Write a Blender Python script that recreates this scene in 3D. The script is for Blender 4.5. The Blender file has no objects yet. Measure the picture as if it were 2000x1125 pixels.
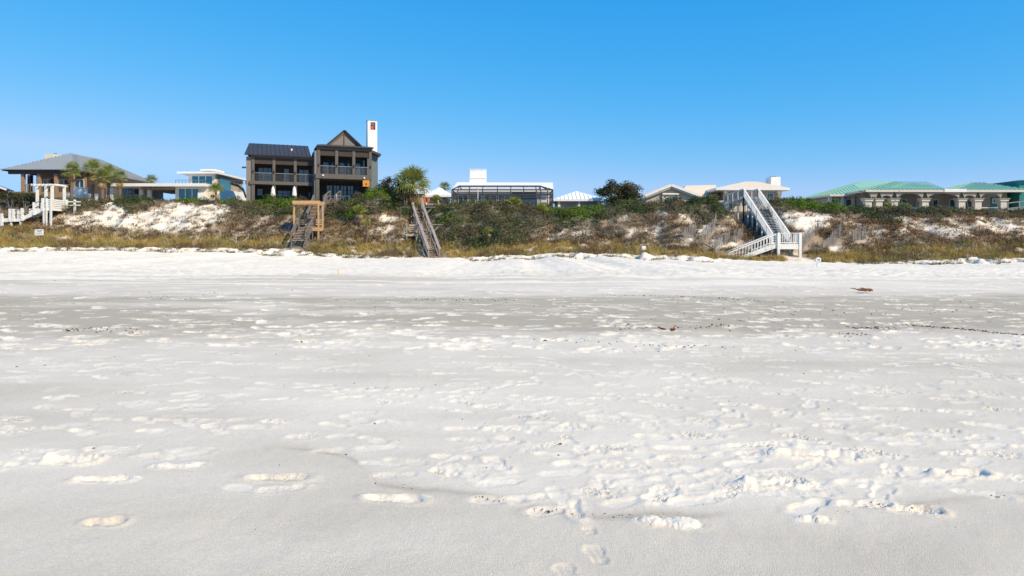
import bpy, math, random
import numpy as np
from mathutils import Vector
R = math.radians
sc = bpy.context.scene
# ------------------------------------------------------------------ camera, sky, sun, exposure
F, HZ, H = 1333.3, 478.0, 1.4          # focal length in photo pixels, horizon row, eye height (m)
cam_d = bpy.data.cameras.new('camera'); cam = bpy.data.objects.new('camera', cam_d)
sc.collection.objects.link(cam); sc.camera = cam
cam.location = (0, 0, H); cam.rotation_euler = (R(90), 0, 0)
cam_d.sensor_width = 36; cam_d.lens = 36 * F / 2000; cam_d.shift_y = -(562.5 - HZ) / 2000
cam_d.clip_start = 0.1; cam_d.clip_end = 6000
SUN_AZ, SUN_EL = 52, 39                # azimuth: degrees to the right of straight behind the camera
sd = Vector((math.sin(R(SUN_AZ)) * math.cos(R(SUN_EL)), -math.cos(R(SUN_AZ)) * math.cos(R(SUN_EL)), math.sin(R(SUN_EL))))
w = bpy.data.worlds.new('World'); sc.world = w; w.use_nodes = True
wn = w.node_tree.nodes; wl = w.node_tree.links
sky = wn.new('ShaderNodeTexSky'); sky.sky_type = 'NISHITA'; sky.sun_disc = False
sky.sun_elevation = R(SUN_EL); sky.sun_rotation = math.atan2(sd.x, sd.y)
sky.air_density = 1.0; sky.dust_density = 0.0; sky.ozone_density = 1.0; sky.altitude = 0
sp = wn.new('ShaderNodeSeparateColor'); cb = wn.new('ShaderNodeCombineColor'); wl.new(sky.outputs[0], sp.inputs[0])
for i, (g, amp) in enumerate(((1.95, 1.36), (0.58, 0.745), (0.24, 0.99))):      # a deep clear-weather grade of the whole sky
    m1 = wn.new('ShaderNodeMath'); m1.operation = 'MULTIPLY'; m1.inputs[1].default_value = 0.1; wl.new(sp.outputs[i], m1.inputs[0])
    m2 = wn.new('ShaderNodeMath'); m2.operation = 'POWER'; m2.inputs[1].default_value = g; wl.new(m1.outputs[0], m2.inputs[0])
    m3 = wn.new('ShaderNodeMath'); m3.operation = 'MULTIPLY'; m3.inputs[1].default_value = amp*10; wl.new(m2.outputs[0], m3.inputs[0])
    m4 = wn.new('ShaderNodeMath'); m4.operation = 'MINIMUM'; m4.inputs[1].default_value = (3.7, 6.3, 10)[i]; wl.new(m3.outputs[0], m4.inputs[0]); wl.new(m4.outputs[0], cb.inputs[i])
wl.new(cb.outputs[0], wn['Background'].inputs[0])
wn['Background'].inputs[1].default_value = 0.10
sl = bpy.data.lights.new('sun', 'SUN'); sl.energy = 5.0; sl.angle = R(0.53); sl.color = (1, 0.825, 0.55)
so = bpy.data.objects.new('sun', sl); sc.collection.objects.link(so)
so.rotation_euler = (-sd).to_track_quat('-Z', 'Y').to_euler(); so.location = (30, -30, 40)
sc.view_settings.view_transform = 'Standard'; sc.view_settings.look = 'None'
sc.view_settings.exposure = 0.1; sc.view_settings.gamma = 1
sc.view_settings.use_curve_mapping = False
# ------------------------------------------------------------------ helpers
rng = np.random.default_rng(7); random.seed(7)
ORG = {}
def W(px, py, Y): return Vector(((px - 1000) / F * Y, Y, H + (HZ - py) / F * Y))
def sX(px, Y): return (px - 1000) / F * Y
def sZ(py, Y): return H + (HZ - py) / F * Y
def link(o, parent=None):
    sc.collection.objects.link(o)
    if parent is not None: o.parent = parent
    return o
def tag(o, label=None, cat=None, group=None, kind=None):
    if label: o['label'] = label
    if cat: o['category'] = cat
    if group: o['group'] = group
    if kind: o['kind'] = kind
    return o
def thing(name, label, cat, loc, group=None):
    o = bpy.data.objects.new(name, None); link(o); o.location = loc; o.empty_display_size = 0.3
    ORG[o] = Vector(loc); return tag(o, label, cat, group)
class MB:
    def __init__(s): s.v = []; s.f = []
    def add(s, vs, fs):
        n = len(s.v); s.v += [Vector(p) for p in vs]; s.f += [[i + n for i in f] for f in fs]; return s
    def box(s, x0, x1, y0, y1, z0, z1):
        return s.add([(x0,y0,z0),(x1,y0,z0),(x1,y1,z0),(x0,y1,z0),(x0,y0,z1),(x1,y0,z1),(x1,y1,z1),(x0,y1,z1)],
                     [(0,3,2,1),(4,5,6,7),(0,1,5,4),(1,2,6,5),(2,3,7,6),(3,0,4,7)])
    def hexa(s, b, t):      # bottom ring of 4 (counter-clockwise from above), top ring of 4
        return s.add(list(b) + list(t), [(3,2,1,0),(4,5,6,7),(0,1,5,4),(1,2,6,5),(2,3,7,6),(3,0,4,7)])
    def beam(s, p, q, w, h):
        p, q = Vector(p), Vector(q); d = (q - p).normalized()
        a = d.cross(Vector((0,0,1)))
        if a.length < 1e-4: a = Vector((1,0,0))
        a.normalize(); b = a.cross(d).normalized(); a *= w / 2; b *= h / 2
        return s.add([p-a-b, p+a-b, p+a+b, p-a+b, q-a-b, q+a-b, q+a+b, q-a+b],
                     [(0,1,2,3),(7,6,5,4),(0,4,5,1),(1,5,6,2),(2,6,7,3),(3,7,4,0)])
    def tube(s, pts, rs, n=6):
        base = len(s.v); k = len(pts)
        for i, p in enumerate(pts):
            p = Vector(p); d = (Vector(pts[min(i+1,k-1)]) - Vector(pts[max(i-1,0)])).normalized()
            a = d.cross(Vector((0.31,0.17,1))).normalized(); b = a.cross(d)
            for j in range(n):
                t = 2*math.pi*j/n; s.v.append(p + (a*math.cos(t) + b*math.sin(t)) * rs[i])
        for i in range(k-1):
            for j in range(n):
                s.f.append([base+i*n+j, base+i*n+(j+1)%n, base+(i+1)*n+(j+1)%n, base+(i+1)*n+j])
        s.f.append([base+j for j in range(n)][::-1]); s.f.append([base+(k-1)*n+j for j in range(n)]); return s
    def slab(s, poly, th):   # polygon (world points, counter-clockwise seen from outside) given thickness inwards
        poly = [Vector(p) for p in poly]; nrm = (poly[1]-poly[0]).cross(poly[2]-poly[0]).normalized()
        n = len(poly); low = [p - nrm*th for p in poly]
        return s.add(poly + low, [list(range(n)), list(range(2*n-1, n-1, -1))] + [[i, i+n, (i+1)%n+n, (i+1)%n] for i in range(n)])
    def mesh(s, name, org=(0,0,0)):
        me = bpy.data.meshes.new(name); o = Vector(org)
        me.from_pydata([tuple(p - o) for p in s.v], [], s.f); me.update(); return me
    def build(s, name, mat, parent=None, smooth=False):
        org = ORG.get(parent, Vector((0,0,0)))
        if parent is None and s.v:
            mn = Vector((sum(p.x for p in s.v)/len(s.v), sum(p.y for p in s.v)/len(s.v), min(p.z for p in s.v))); org = mn
        me = s.mesh(name, org); me.materials.append(mat)
        if smooth: me.polygons.foreach_set('use_smooth', [True]*len(me.polygons))
        o = bpy.data.objects.new(name, me); link(o, parent)
        if parent is None: o.location = org
        ORG[o] = org; return o
def piece(name, me, loc, parent, rotz=0, rot=None):
    o = bpy.data.objects.new(name, me); link(o, parent)
    o.location = Vector(loc) - ORG.get(parent, Vector((0,0,0)))
    o.rotation_euler = rot if rot is not None else (0, 0, rotz)
    ORG[o] = Vector(loc); return o
def box_mesh(name, dx, dy, dz, mat):
    me = MB().box(-dx/2, dx/2, -dy/2, dy/2, -dz/2, dz/2).mesh(name); me.materials.append(mat); return me
# ------------------------------------------------------------------ materials
def mat(name, col, rough=0.75, var=0.12, scale=3.0, bump=0.0, bscale=40.0, spec=0.3, stretch=(1,1,1), metal=0.0, attr=None, var2=None, trans=0.0):
    m = bpy.data.materials.new(name); m.use_nodes = True
    N = m.node_tree.nodes; L = m.node_tree.links; b = N['Principled BSDF']
    b.inputs['Roughness'].default_value = rough; b.inputs['Specular IOR Level'].default_value = spec; b.inputs['Metallic'].default_value = metal
    geo = N.new('ShaderNodeNewGeometry'); mp = N.new('ShaderNodeMapping'); mp.inputs['Scale'].default_value = stretch
    L.new(geo.outputs['Position'], mp.inputs['Vector'])
    nz = N.new('ShaderNodeTexNoise'); nz.inputs['Scale'].default_value = scale; nz.inputs['Detail'].default_value = 6; nz.inputs['Roughness'].default_value = 0.65
    L.new(mp.outputs[0], nz.inputs['Vector'])
    mr = N.new('ShaderNodeMapRange'); mr.inputs[1].default_value = 0.3; mr.inputs[2].default_value = 0.7
    mr.inputs[3].default_value = 1 - var; mr.inputs[4].default_value = 1 + var; L.new(nz.outputs['Fac'], mr.inputs[0])
    mx = N.new('ShaderNodeMix'); mx.data_type = 'RGBA'; mx.blend_type = 'MULTIPLY'; mx.inputs[0].default_value = 1
    if attr:
        at = N.new('ShaderNodeAttribute'); at.attribute_name = attr; L.new(at.outputs['Color'], mx.inputs[6])
    else: mx.inputs[6].default_value = (*col, 1)
    L.new(mr.outputs[0], mx.inputs[7]); L.new(mx.outputs[2], b.inputs['Base Color'])
    if bump:
        n2 = N.new('ShaderNodeTexNoise'); n2.inputs['Scale'].default_value = bscale; n2.inputs['Detail'].default_value = 5
        L.new(mp.outputs[0], n2.inputs['Vector']); bp = N.new('ShaderNodeBump'); bp.inputs['Strength'].default_value = bump
        bp.inputs['Distance'].default_value = 0.02; L.new(n2.outputs['Fac'], bp.inputs['Height']); L.new(bp.outputs[0], b.inputs['Normal'])
    if trans:
        tr = N.new('ShaderNodeBsdfTranslucent'); L.new(mx.outputs[2], tr.inputs['Color'])
        ms = N.new('ShaderNodeMixShader'); ms.inputs[0].default_value = trans
        L.new(b.outputs[0], ms.inputs[1]); L.new(tr.outputs[0], ms.inputs[2]); L.new(ms.outputs[0], N['Material Output'].inputs[0])
    return m
def screen_mat(name, col, alpha):
    m = bpy.data.materials.new(name); m.use_nodes = True; N = m.node_tree.nodes; L = m.node_tree.links
    b = N['Principled BSDF']; b.inputs['Base Color'].default_value = (*col, 1); b.inputs['Roughness'].default_value = 0.8
    b.inputs['Alpha'].default_value = alpha; return m
M = {}
M['white'] = mat('white paint', (0.80, 0.79, 0.77), 0.55, 0.06, 1.5, spec=0.3)
M['whitewood'] = mat('weathered white wood', (0.74, 0.73, 0.70), 0.7, 0.16, 5, 0.15, 30, stretch=(1,1,3))
M['greywood'] = mat('weathered grey wood', (0.30, 0.265, 0.245), 0.85, 0.25, 6, 0.3, 40)
M['tanwood'] = mat('weathered tan wood', (0.50, 0.38, 0.28), 0.85, 0.25, 6, 0.3, 40)
M['newwood'] = mat('fresh yellow pine', (0.54, 0.34, 0.18), 0.7, 0.14, 5, 0.15, 40)
M['darkwood'] = mat('dark grey wood', (0.17, 0.15, 0.14), 0.85, 0.25, 6, 0.3, 40)
M['greenpost'] = mat('treated green post', (0.22, 0.30, 0.22), 0.85, 0.2, 6)
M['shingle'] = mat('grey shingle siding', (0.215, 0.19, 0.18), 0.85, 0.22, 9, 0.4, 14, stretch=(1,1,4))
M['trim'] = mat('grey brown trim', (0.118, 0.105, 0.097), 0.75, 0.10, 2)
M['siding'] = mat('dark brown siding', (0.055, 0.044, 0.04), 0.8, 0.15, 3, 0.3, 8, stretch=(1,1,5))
M['darkroof'] = mat('dark standing seam metal', (0.045, 0.042, 0.042), 0.55, 0.12, 1.2, spec=0.5)
M['bluewall'] = mat('blue grey siding', (0.15, 0.185, 0.21), 0.8, 0.1, 2, 0.2, 8, stretch=(.2,.2,6))
M['steel'] = mat('grey steel rail', (0.30, 0.30, 0.30), 0.4, 0.05, 3, metal=0.6)
M['darkframe'] = mat('black window frame', (0.02, 0.025, 0.03), 0.5, 0.05, 3)
M['glass'] = mat('dark blue glass', (0.03, 0.075, 0.115), 0.04, 0.1, 0.6, spec=0.9)
M['tealglass'] = mat('teal tinted glass', (0.015, 0.13, 0.19), 0.05, 0.15, 0.5, spec=0.8)
M['greyroof'] = mat('pale grey metal roof', (0.29, 0.315, 0.33), 0.45, 0.06, 0.8, spec=0.5)
M['brownwall'] = mat('tan brown stucco', (0.26, 0.175, 0.105), 0.85, 0.1, 2)
M['brownpost'] = mat('tan brown post', (0.32, 0.21, 0.13), 0.8, 0.12, 2)
M['darkshutter'] = mat('dark brown shutter', (0.07, 0.05, 0.045), 0.7, 0.1, 3)
M['beige'] = mat('beige stucco', (0.50, 0.44, 0.37), 0.9, 0.07, 2, 0.15, 20)
M['cream'] = mat('cream stucco', (0.70, 0.64, 0.54), 0.9, 0.06, 2)
M['tile'] = mat('cream barrel tile', (0.74, 0.62, 0.47), 0.8, 0.12, 4)
M['greenroof'] = mat('mint green metal roof', (0.27, 0.50, 0.38), 0.45, 0.07, 1.0, spec=0.45)
M['stone'] = mat('grey tan stucco', (0.36, 0.315, 0.265), 0.9, 0.14, 2.5, 0.2, 15)
M['column'] = mat('pale cast stone', (0.66, 0.60, 0.50), 0.85, 0.09, 3)
M['whiteroof'] = mat('white metal roof', (0.80, 0.81, 0.82), 0.5, 0.04, 1)
M['teal'] = mat('teal painted siding', (0.03, 0.22, 0.24), 0.7, 0.08, 2)
M['seagreen'] = mat('pale sea green siding', (0.28, 0.50, 0.44), 0.7, 0.08, 2)
M['screenframe'] = mat('bronze aluminium frame', (0.055, 0.05, 0.05), 0.5, 0.05, 2)
M['screen'] = screen_mat('insect screen', (0.07, 0.07, 0.075), 0.16)
M['orange'] = mat('orange cedar panel', (0.62, 0.25, 0.05), 0.6, 0.1, 3)
M['red'] = mat('red bell', (0.60, 0.06, 0.04), 0.5, 0.05, 3)
M['canvas'] = mat('white canvas', (0.80, 0.79, 0.76), 0.9, 0.06, 4)
M['picket'] = mat('silvered picket', (0.25, 0.235, 0.225), 0.9, 0.25, 8)
M['ink'] = mat('dark grey ink', (0.10, 0.10, 0.11), 0.8, 0.05, 3)
M['yellow'] = mat('yellow paint', (0.75, 0.50, 0.05), 0.6, 0.08, 3)
M['terracotta'] = mat('terracotta', (0.50, 0.17, 0.09), 0.8, 0.1, 4)
M['palmtrunk'] = mat('palm trunk fibre', (0.17, 0.125, 0.09), 0.95, 0.35, 7, 0.5, 20)
M['frond'] = mat('palm frond green', (0.23, 0.27, 0.07), 0.6, 0.25, 2, spec=0.35, trans=0.25)
M['frondlight'] = mat('palmetto yellow green', (0.33, 0.34, 0.07), 0.6, 0.25, 2, spec=0.3, trans=0.25)
M['deadfrond'] = mat('dead palm frond', (0.36, 0.25, 0.12), 0.9, 0.3, 3)
M['twig'] = mat('grey bark', (0.25, 0.215, 0.185), 0.9, 0.25, 6)
M['bleached'] = mat('bleached driftwood', (0.56, 0.52, 0.46), 0.9, 0.2, 6)
M['plant'] = mat('dune plant leaf', None, 0.75, 0.15, 1.1, attr='col', spec=0.2, trans=0.18)
M['wrack'] = mat('dry seaweed', (0.055, 0.035, 0.025), 0.9, 0.3, 20)
M['rust'] = mat('rust brown driftwood', (0.22, 0.085, 0.04), 0.9, 0.3, 12)
# ------------------------------------------------------------------ noise
def vnoise(x, y, seed=0):
    xi = np.floor(x).astype(np.int64); yi = np.floor(y).astype(np.int64); fx = x - xi; fy = y - yi
    fx = fx*fx*(3-2*fx); fy = fy*fy*(3-2*fy)
    def h(a, b):
        n = (a*374761393 + b*668265263 + seed*982451653) & 0xffffffff
        n = ((n ^ (n >> 13)) * 1274126177) & 0xffffffff
        return ((n ^ (n >> 16)) & 0xffff) / 65535.0
    return (h(xi,yi)*(1-fx)+h(xi+1,yi)*fx)*(1-fy) + (h(xi,yi+1)*(1-fx)+h(xi+1,yi+1)*fx)*fy
def fbm(x, y, o=4, seed=0):
    s = 0; a = 0.5; t = 0
    for i in range(o):
        s = s + a*vnoise(x*2**i + 17.3*i, y*2**i - 9.1*i, seed+i); t += a; a *= 0.5
    return s / t
def sstep(a, b, x):
    t = np.clip((x-a)/(b-a), 0, 1); return t*t*(3-2*t)
# ------------------------------------------------------------------ terrain
def tab(*a):
    return np.array(a[0::2], float), np.array(a[1::2], float)
TOE_Y = tab(-400,74.5, 0,73, 300,72, 560,70.5, 850,68.5, 1000,68, 1440,65, 1540,64, 1600,63.5, 2000,64, 2400,64)
TOE_P = tab(-400,483, 0,484, 300,484, 450,485, 560,490, 700,499, 850,504, 950,502, 1100,494, 1300,498, 1400,507, 1500,511, 1600,514, 1700,511, 1800,506, 2000,504, 2400,504)
CREST = tab(-400,368, 0,373, 130,384, 200,384, 300,381, 400,384, 480,383, 560,385, 640,392, 680,386, 705,372, 740,364, 775,366, 800,386, 830,394, 870,394, 960,394, 1000,396, 1100,402, 1150,399, 1250,395, 1300,392, 1400,394, 1450,398, 1500,398, 1560,397, 1650,404, 1700,407, 1800,407, 1900,410, 2000,418, 2400,420)
SCARP = tab(-400,.45, 0,.45, 520,.45, 640,.30, 800,.10, 870,.05, 930,.28, 1100,.42, 1340,.42, 1420,.06, 1640,.04, 1720,.30, 2000,.40, 2400,.4)
def itp(t, x): return np.interp(x, t[0], t[1])
G4X = 27.0
def stair3_x(Y): return -7.9 - (Y-69)*0.322
def terrain(x, Y, fine=True):
    x = np.asarray(x, float); Y = np.asarray(Y, float)
    bt = 1000 + F*x/69.0; bc = 1000 + F*x/79.5
    yt = itp(TOE_Y, bt) + (fbm(x*0.35, x*0+3.3, 3, 5)-0.5)*1.6
    zt = H + (HZ - itp(TOE_P, bt))*itp(TOE_Y, bt)/F
    scp = itp(SCARP, bt)*(.25+1.5*fbm(x*.5, x*0+8.8, 3, 15)); zb = zt - scp
    yc = yt + 11.5
    zc = H + (HZ - itp(CREST, bc))*80.0/F - 0.55
    beach = zb*sstep(15, 64, Y)
    t = (Y-yt)/(yc-yt)
    prof = np.interp(t, [-0.001, 0, .1, .25, .5, .75, .9, 1, 1.2, 3], [0, 0, .05, .14, .43, .78, .95, 1, 1.0, 1.0])
    up = (zc-zt)*prof
    # gullies where the stairs go down
    g4 = np.exp(-((x-(G4X-0.9))/1.9)**2)*sstep(67, 71, Y)*(1-sstep(82, 88, Y))
    up = up*(1-0.45*g4)
    g3 = np.exp(-((x-stair3_x(Y))/1.3)**2)*sstep(70, 73, Y)*(1-sstep(82, 86, Y))
    up = up*(1-0.24*g3)
    g2 = np.exp(-((x-sX(602, 75))/1.6)**2)*sstep(71.5, 73.5, Y)*(1-sstep(80, 83, Y)); up = up*(1-0.16*g2)
    sc_ = scp*sstep(-2.4, -0.15, Y-yt+(fbm(x*1.1, Y*1.1, 4, 9)-.5)*4.2)
    hum = scp*0.6*np.exp(-((Y-yt+1.2)/1.1)**2)*(fbm(x*1.1, Y*1.1, 4, 21)-0.45)*2.4
    face = sstep(0, .2, t)*(1-sstep(.95, 1.15, t))
    z = beach + sc_ + hum + up + face*((fbm(x*0.45, Y*0.45, 4, 31)-.5)*1.1 + (fbm(x*2.1, Y*2.1, 3, 37)-.5)*0.22)
    return z
def tz(x, Y): return float(terrain(np.array([x]), np.array([Y]))[0])
# wet edge across the near beach, from photo pixels to ground metres
def gnd(px, py): Yg = H*F/(py-HZ); return (px-1000)/F*Yg, Yg
EDGE = np.array([gnd(*p) for p in [(-500,930),(0,925),(200,935),(330,905),(560,868),(690,895),(740,945),(870,960),(945,963),(1040,990),(1150,1006),(1260,1010),(1450,1000),(1600,990),(1880,975),(2000,958),(2500,950)]])
def in_poly(px, py, poly):
    poly = np.array(poly, float); c = np.zeros(px.shape, bool); j = len(poly)-1
    for i in range(len(poly)):
        xi, yi = poly[i]; xj, yj = poly[j]
        hit = ((yi > py) != (yj > py)) & (px < (xj-xi)*(py-yi)/(yj-yi+1e-9)+xi); c ^= hit; j = i
    return c
SAND = [[(165,418),(225,396),(262,420),(330,397),(458,402),(440,425),(395,447),(330,455),(262,447),(180,442)],
        [(118,424),(170,418),(190,446),(130,440)], [(742,420),(778,421),(780,432),(746,434)],
        [(1528,417),(1600,414),(1626,424),(1612,444),(1566,452),(1535,436)], [(1728,422),(1772,424),(1800,436),(1888,446),(1898,460),(1856,464),(1790,446)],
        [(1897,424),(1955,424),(1998,444),(1990,452),(1930,450)], [(1278,410),(1312,414),(1312,420),(1285,421)], [(1620,480),(1668,486),(1660,500),(1625,494)]]
GRN = tab(-300,400, 0,404, 60,412, 120,416, 160,418, 200,404, 235,410, 262,416, 300,396, 400,394, 455,402, 500,422, 560,424, 600,426, 640,425, 660,438, 700,432, 730,416, 785,414, 838,470, 850,487, 950,482, 1020,468, 1040,452, 1080,440, 1110,450, 1150,442, 1190,428, 1230,422, 1280,408, 1340,422, 1400,428, 1430,420, 1500,406, 1560,411, 1640,414, 1700,430, 1760,436, 1790,418, 1860,420, 1900,414, 2000,424, 2300,424)
GRS = tab(-300,446, 0,448, 200,462, 400,464, 560,470, 700,478, 850,480, 900,483, 1000,478, 1100,474, 1200,478, 1300,486, 1440,495, 1600,499, 1700,489, 1900,480, 2000,474, 2300,474)
FENCES = [(1336,1357,69.5,70.5), (1373,1398,69.2,71.8), (1396,1425,68.2,69.6), (1435,1451,69.6,70.2), (1452,1472,68.6,69.2), (1566,1597,67.5,69.8), (1615,1641,67.2,69.0), (1667,1690,67.8,68.8)]
def corridor(x, Y, fences=True):
    c = (np.abs(x-stair3_x(Y)) < 1.0) & (Y > 67.5) & (Y < 83)
    c |= (x > 26.0) & (x < 28.6) & (Y > 63.5) & (Y < 71)
    if fences:
        for a, b, ya, yb in FENCES: c |= (x > sX(a, ya)-.1) & (x < sX(b, yb)+.1) & (Y > ya+(yb-ya)*(x-sX(a, ya))/(sX(b, yb)-sX(a, ya))-.8) & (Y < max(ya, yb)+.1)
    c |= (x > sX(1418,66)) & (x < sX(1570,66)) & (Y > 65.9) & (Y < 67.5)
    c |= (x > sX(566,74)) & (x < sX(628,76)) & (Y > 70) & (Y < 80)
    return c
def build_terrain():
    nc, k = 800, 0.98
    Ys = np.concatenate([np.concatenate([np.linspace(0.8, 2.35, 8)[:-1], np.geomspace(2.35, 60, 720)]), np.linspace(60, 88, 170)[1:], np.geomspace(88, 135, 40)[1:]])
    nr = len(Ys)
    u = np.linspace(-1, 1, nc)
    half = np.maximum(Ys*k, 3.0)
    X = u[None, :]*half[:, None]; Y = np.repeat(Ys[:, None], nc, 1)
    Z = terrain(X, Y)
    near = 1-sstep(55, 66, Y)
    # undulation, ripples of wind and trampling
    Z += near*((fbm(X*0.5, Y*0.5, 3, 41)-.5)*0.07*sstep(2, 12, Y) + (fbm(X*2.2, Y*2.2, 3, 43)-.5)*0.012)
    tram = sstep(24, 34, Y)*(1-sstep(64, 68, Y))
    Z += tram*((fbm(X*3.0, Y*3.0, 4, 47)-.5)*0.15)
    ZP = np.zeros_like(Z); Bp = np.zeros_like(Z); D = np.zeros_like(Z)                  # 1 where the crust is broken and dry white sand lies open
    D += tram*0.6; Bp += tram*.5
    Dn = fbm(X*9, Y*9, 3, 51)
    def stamp(x, y, ang, ln, wd, depth, rim, lump, fresh, tread=0):
        rad = ln*0.95
        r0 = np.searchsorted(Ys, y-rad); r1 = np.searchsorted(Ys, y+rad)
        if r1-r0 < 1: return
        hw = half[(r0+r1)//2 if (r0+r1)//2 < nr else nr-1]
        c0 = int((( x-rad)/hw+1)/2*(nc-1)); c1 = int(((x+rad)/hw+1)/2*(nc-1))+2
        c0 = max(c0, 0); c1 = min(c1, nc)
        if c1-c0 < 1: return
        xs = X[r0:r1, c0:c1]-x; ys = Y[r0:r1, c0:c1]-y
        ca, sa = math.cos(ang), math.sin(ang)
        l = (xs*ca+ys*sa)/(ln/2); ww = (-xs*sa+ys*ca)
        waist = wd/2*(1-0.34*np.exp(-((l+0.18)/0.28)**2))*(1+0.16*l)
        q = ww/waist
        d = (np.abs(l)**2.6+np.abs(q)**2.6)**(1/2.6)
        nz = Dn[r0:r1, c0:c1]-.5
        dn = d+nz*0.55*lump
        inside = 1-sstep(0.84, 1.02, dn)
        rimv = np.exp(-((dn-1.18)/0.2)**2)
        kick = np.exp(-(((l+1.05)/0.42)**2+(q/0.9)**2))
        rough = fbm(X[r0:r1, c0:c1]*42, Y[r0:r1, c0:c1]*42, 3, 3)-.5
        dz = -depth*inside*(1+.5*np.exp(-((l+.72)/.3)**2)+.35*np.exp(-((l-.45)/.35)**2))+rim*rimv+(rim*1.6)*kick*lump+rough*0.028*lump*np.exp(-(d/1.25)**4)
        if tread: dz = dz+inside*tread*(np.sin(l*ln/2*2*np.pi/0.034)*0.6+np.sin(ww*2*np.pi/0.030)*0.4)
        mk = np.exp(-(d/1.25)**6); ZP[r0:r1, c0:c1] = ZP[r0:r1, c0:c1]*(1-mk)+dz
        D[r0:r1, c0:c1] = np.maximum(D[r0:r1, c0:c1], fresh*sstep(.38, .66, np.clip(np.exp(-(d/1.15)**4)+kick*lump*.8, 0, 1)+nz*.9+rough*.7))
        Bp[r0:r1, c0:c1] = np.maximum(Bp[r0:r1, c0:c1], min(1, lump)*np.exp(-(dn/1.1)**6)*sstep(.40, .62, fbm(X[r0:r1, c0:c1]*6, Y[r0:r1, c0:c1]*6, 2, 67)))
    def edge_y(x): return np.interp(x, EDGE[:, 0], EDGE[:, 1])
    r = random.Random(11)
    for i in range(190):                   # trails of steps, most of them along the shore
        y0 = 3.6*math.exp(r.random()*math.log(30/3.6)); x0 = (((i*0.618) % 1)*2-1)*y0*0.9
        a = r.gauss(0, 0.30)+(math.pi if r.random() < .5 else 0)
        if r.random() < 0.12: a += math.pi/2
        n = r.randint(2, 9); st = r.uniform(.55, .8); sh = r.uniform(.26, .31); dep = r.uniform(.002, .008)
        lump = r.random()**2.2; fr = r.uniform(.3, .95)
        for j in range(n):
            sgn = 1 if j % 2 else -1
            px_ = x0+math.cos(a)*st*j-math.sin(a)*0.10*sgn+r.gauss(0, .03); py_ = y0+math.sin(a)*st*j+math.cos(a)*0.10*sgn+r.gauss(0, .03)
            if py_ < 2.3 or py_ > 40: continue
            if py_ < edge_y(px_)-0.05 and r.random() < 0.93: continue
            stamp(px_, py_, a+sgn*.12+r.gauss(0, .1), sh, sh*.40, dep*r.uniform(.7, 1.3), dep*r.uniform(.3, .8), min(1.3, lump*r.uniform(.4, 1.6)), fr*r.uniform(.7, 1))
    for i in range(420):                   # single, half-faded prints between the trails
        y = 3.8*math.exp(r.random()*math.log(12/3.8)); x = (r.random()*2-1)*y*.9
        if y < edge_y(x)+.1: continue
        stamp(x, y, r.gauss(0, .6)+(math.pi if r.random() < .5 else 0), r.uniform(.2, .34), r.uniform(.09, .15), r.uniform(.001, .007), r.uniform(.001, .004), r.random()**2*1.2, r.uniform(.15, .8))
    for i in range(900):                  # scattered scuffs further up the beach
        y = 9*math.exp(r.random()*math.log(40/9)); x = (r.random()*2-1)*y*1.0
        stamp(x, y, r.gauss(0, .5), r.uniform(.28, .55), r.uniform(.14, .3), r.uniform(.008, .02), r.uniform(.004, .012), r.uniform(.2, 1.0), r.uniform(.5, 1))
    for px_, py_, ang, ln, wd, dep, rim, lump, fr, trd in [
            (1165,1083,1.75,.19,.10,.005,.0015,.05,.03,.003),(1153,1037,1.75,.09,.07,.005,.0015,.05,.03,.003),(1105,1118,1.75,.16,.10,.004,.0015,.05,.03,.0025),
            (205,1020,.1,.20,.11,.016,.008,.0,.1,0),(1310,1022,-.15,.30,.12,-.016,.004,.6,1,0),(1290,965,.9,.30,.16,.006,.005,.9,.8,0),
            (350,910,.1,.28,.11,-.010,.004,.9,1,0),(770,975,-.1,.32,.12,.014,.008,.4,.8,0),(1785,996,-.2,.26,.11,.016,.010,.8,.9,0),(1690,985,0,.28,.11,.006,.006,.9,.8,0),
            (145,900,0,.30,.15,.0,.018,1.6,.9,0),(210,937,.1,.3,.1,.012,.01,1.2,.8,0),(545,935,0,.34,.12,.012,.01,.6,.35,0),(1590,1015,0,.16,.08,-.012,.004,.9,.8,0),
            (1515,945,.05,.34,.13,.008,.016,1.6,1,0),(1880,925,0,.3,.12,.02,.016,.8,.9,0),(1600,890,-.1,.5,.16,.02,.016,1.2,1,0),(1480,870,.1,.5,.12,.008,.005,.8,.9,0)]:
        x, y = gnd(px_, py_); stamp(x, y, ang, ln, wd, dep, rim, lump, fr, trd)
    Z += ZP
    # fine crust relief close to the camera
    Z += (1-sstep(6, 12, Y))*(fbm(X*14, Y*14, 3, 61)-.5)*0.004
    # colour of the sand: damp grey crust, dry white sand, darker strip of packed sand
    n1 = fbm(X*0.22, Y*0.5, 4, 71); n2 = fbm(X*1.2, Y*2.0, 4, 73)
    below = sstep(-.12, .04, edge_y(X)-Y+(n2-.5)*.12)
    damp = 0.36+0.6*(n1-.5)+0.35*(n2-.5)+.3*(fbm(X*.5+Y*.1, Y*2.5, 4, 87)-.5)+below*0.15
    strip = sstep(9.5, 12.5, Y)*(1-sstep(17, 20, Y+(n1-.5)*6))
    damp += strip*(0.72+1.0*(n1-.45)+.35*(n2-.5))
    damp -= sstep(21, 26, Y)*0.30
    damp += np.exp(-((Y-29-(n1-.5)*8)/5.0)**2)*0.95*sstep(.40, .58, fbm(X*.10, Y*.9, 4, 77))*(0.45+0.55*sstep(12, -14, X))
    damp += sstep(36, 40, Y)*sstep(.55, .75, fbm(X*1.5, Y*.9, 4, 79))*.45
    ed = edge_y(X)-Y+(fbm(X*3, Y*3, 3, 83)-.5)*.16
    damp += np.exp(-(ed/.035)**2)*.35*sstep(.35, .6, fbm(X*2, Y*2, 2, 85))
    damp = np.clip(damp, 0, 1)
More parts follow.
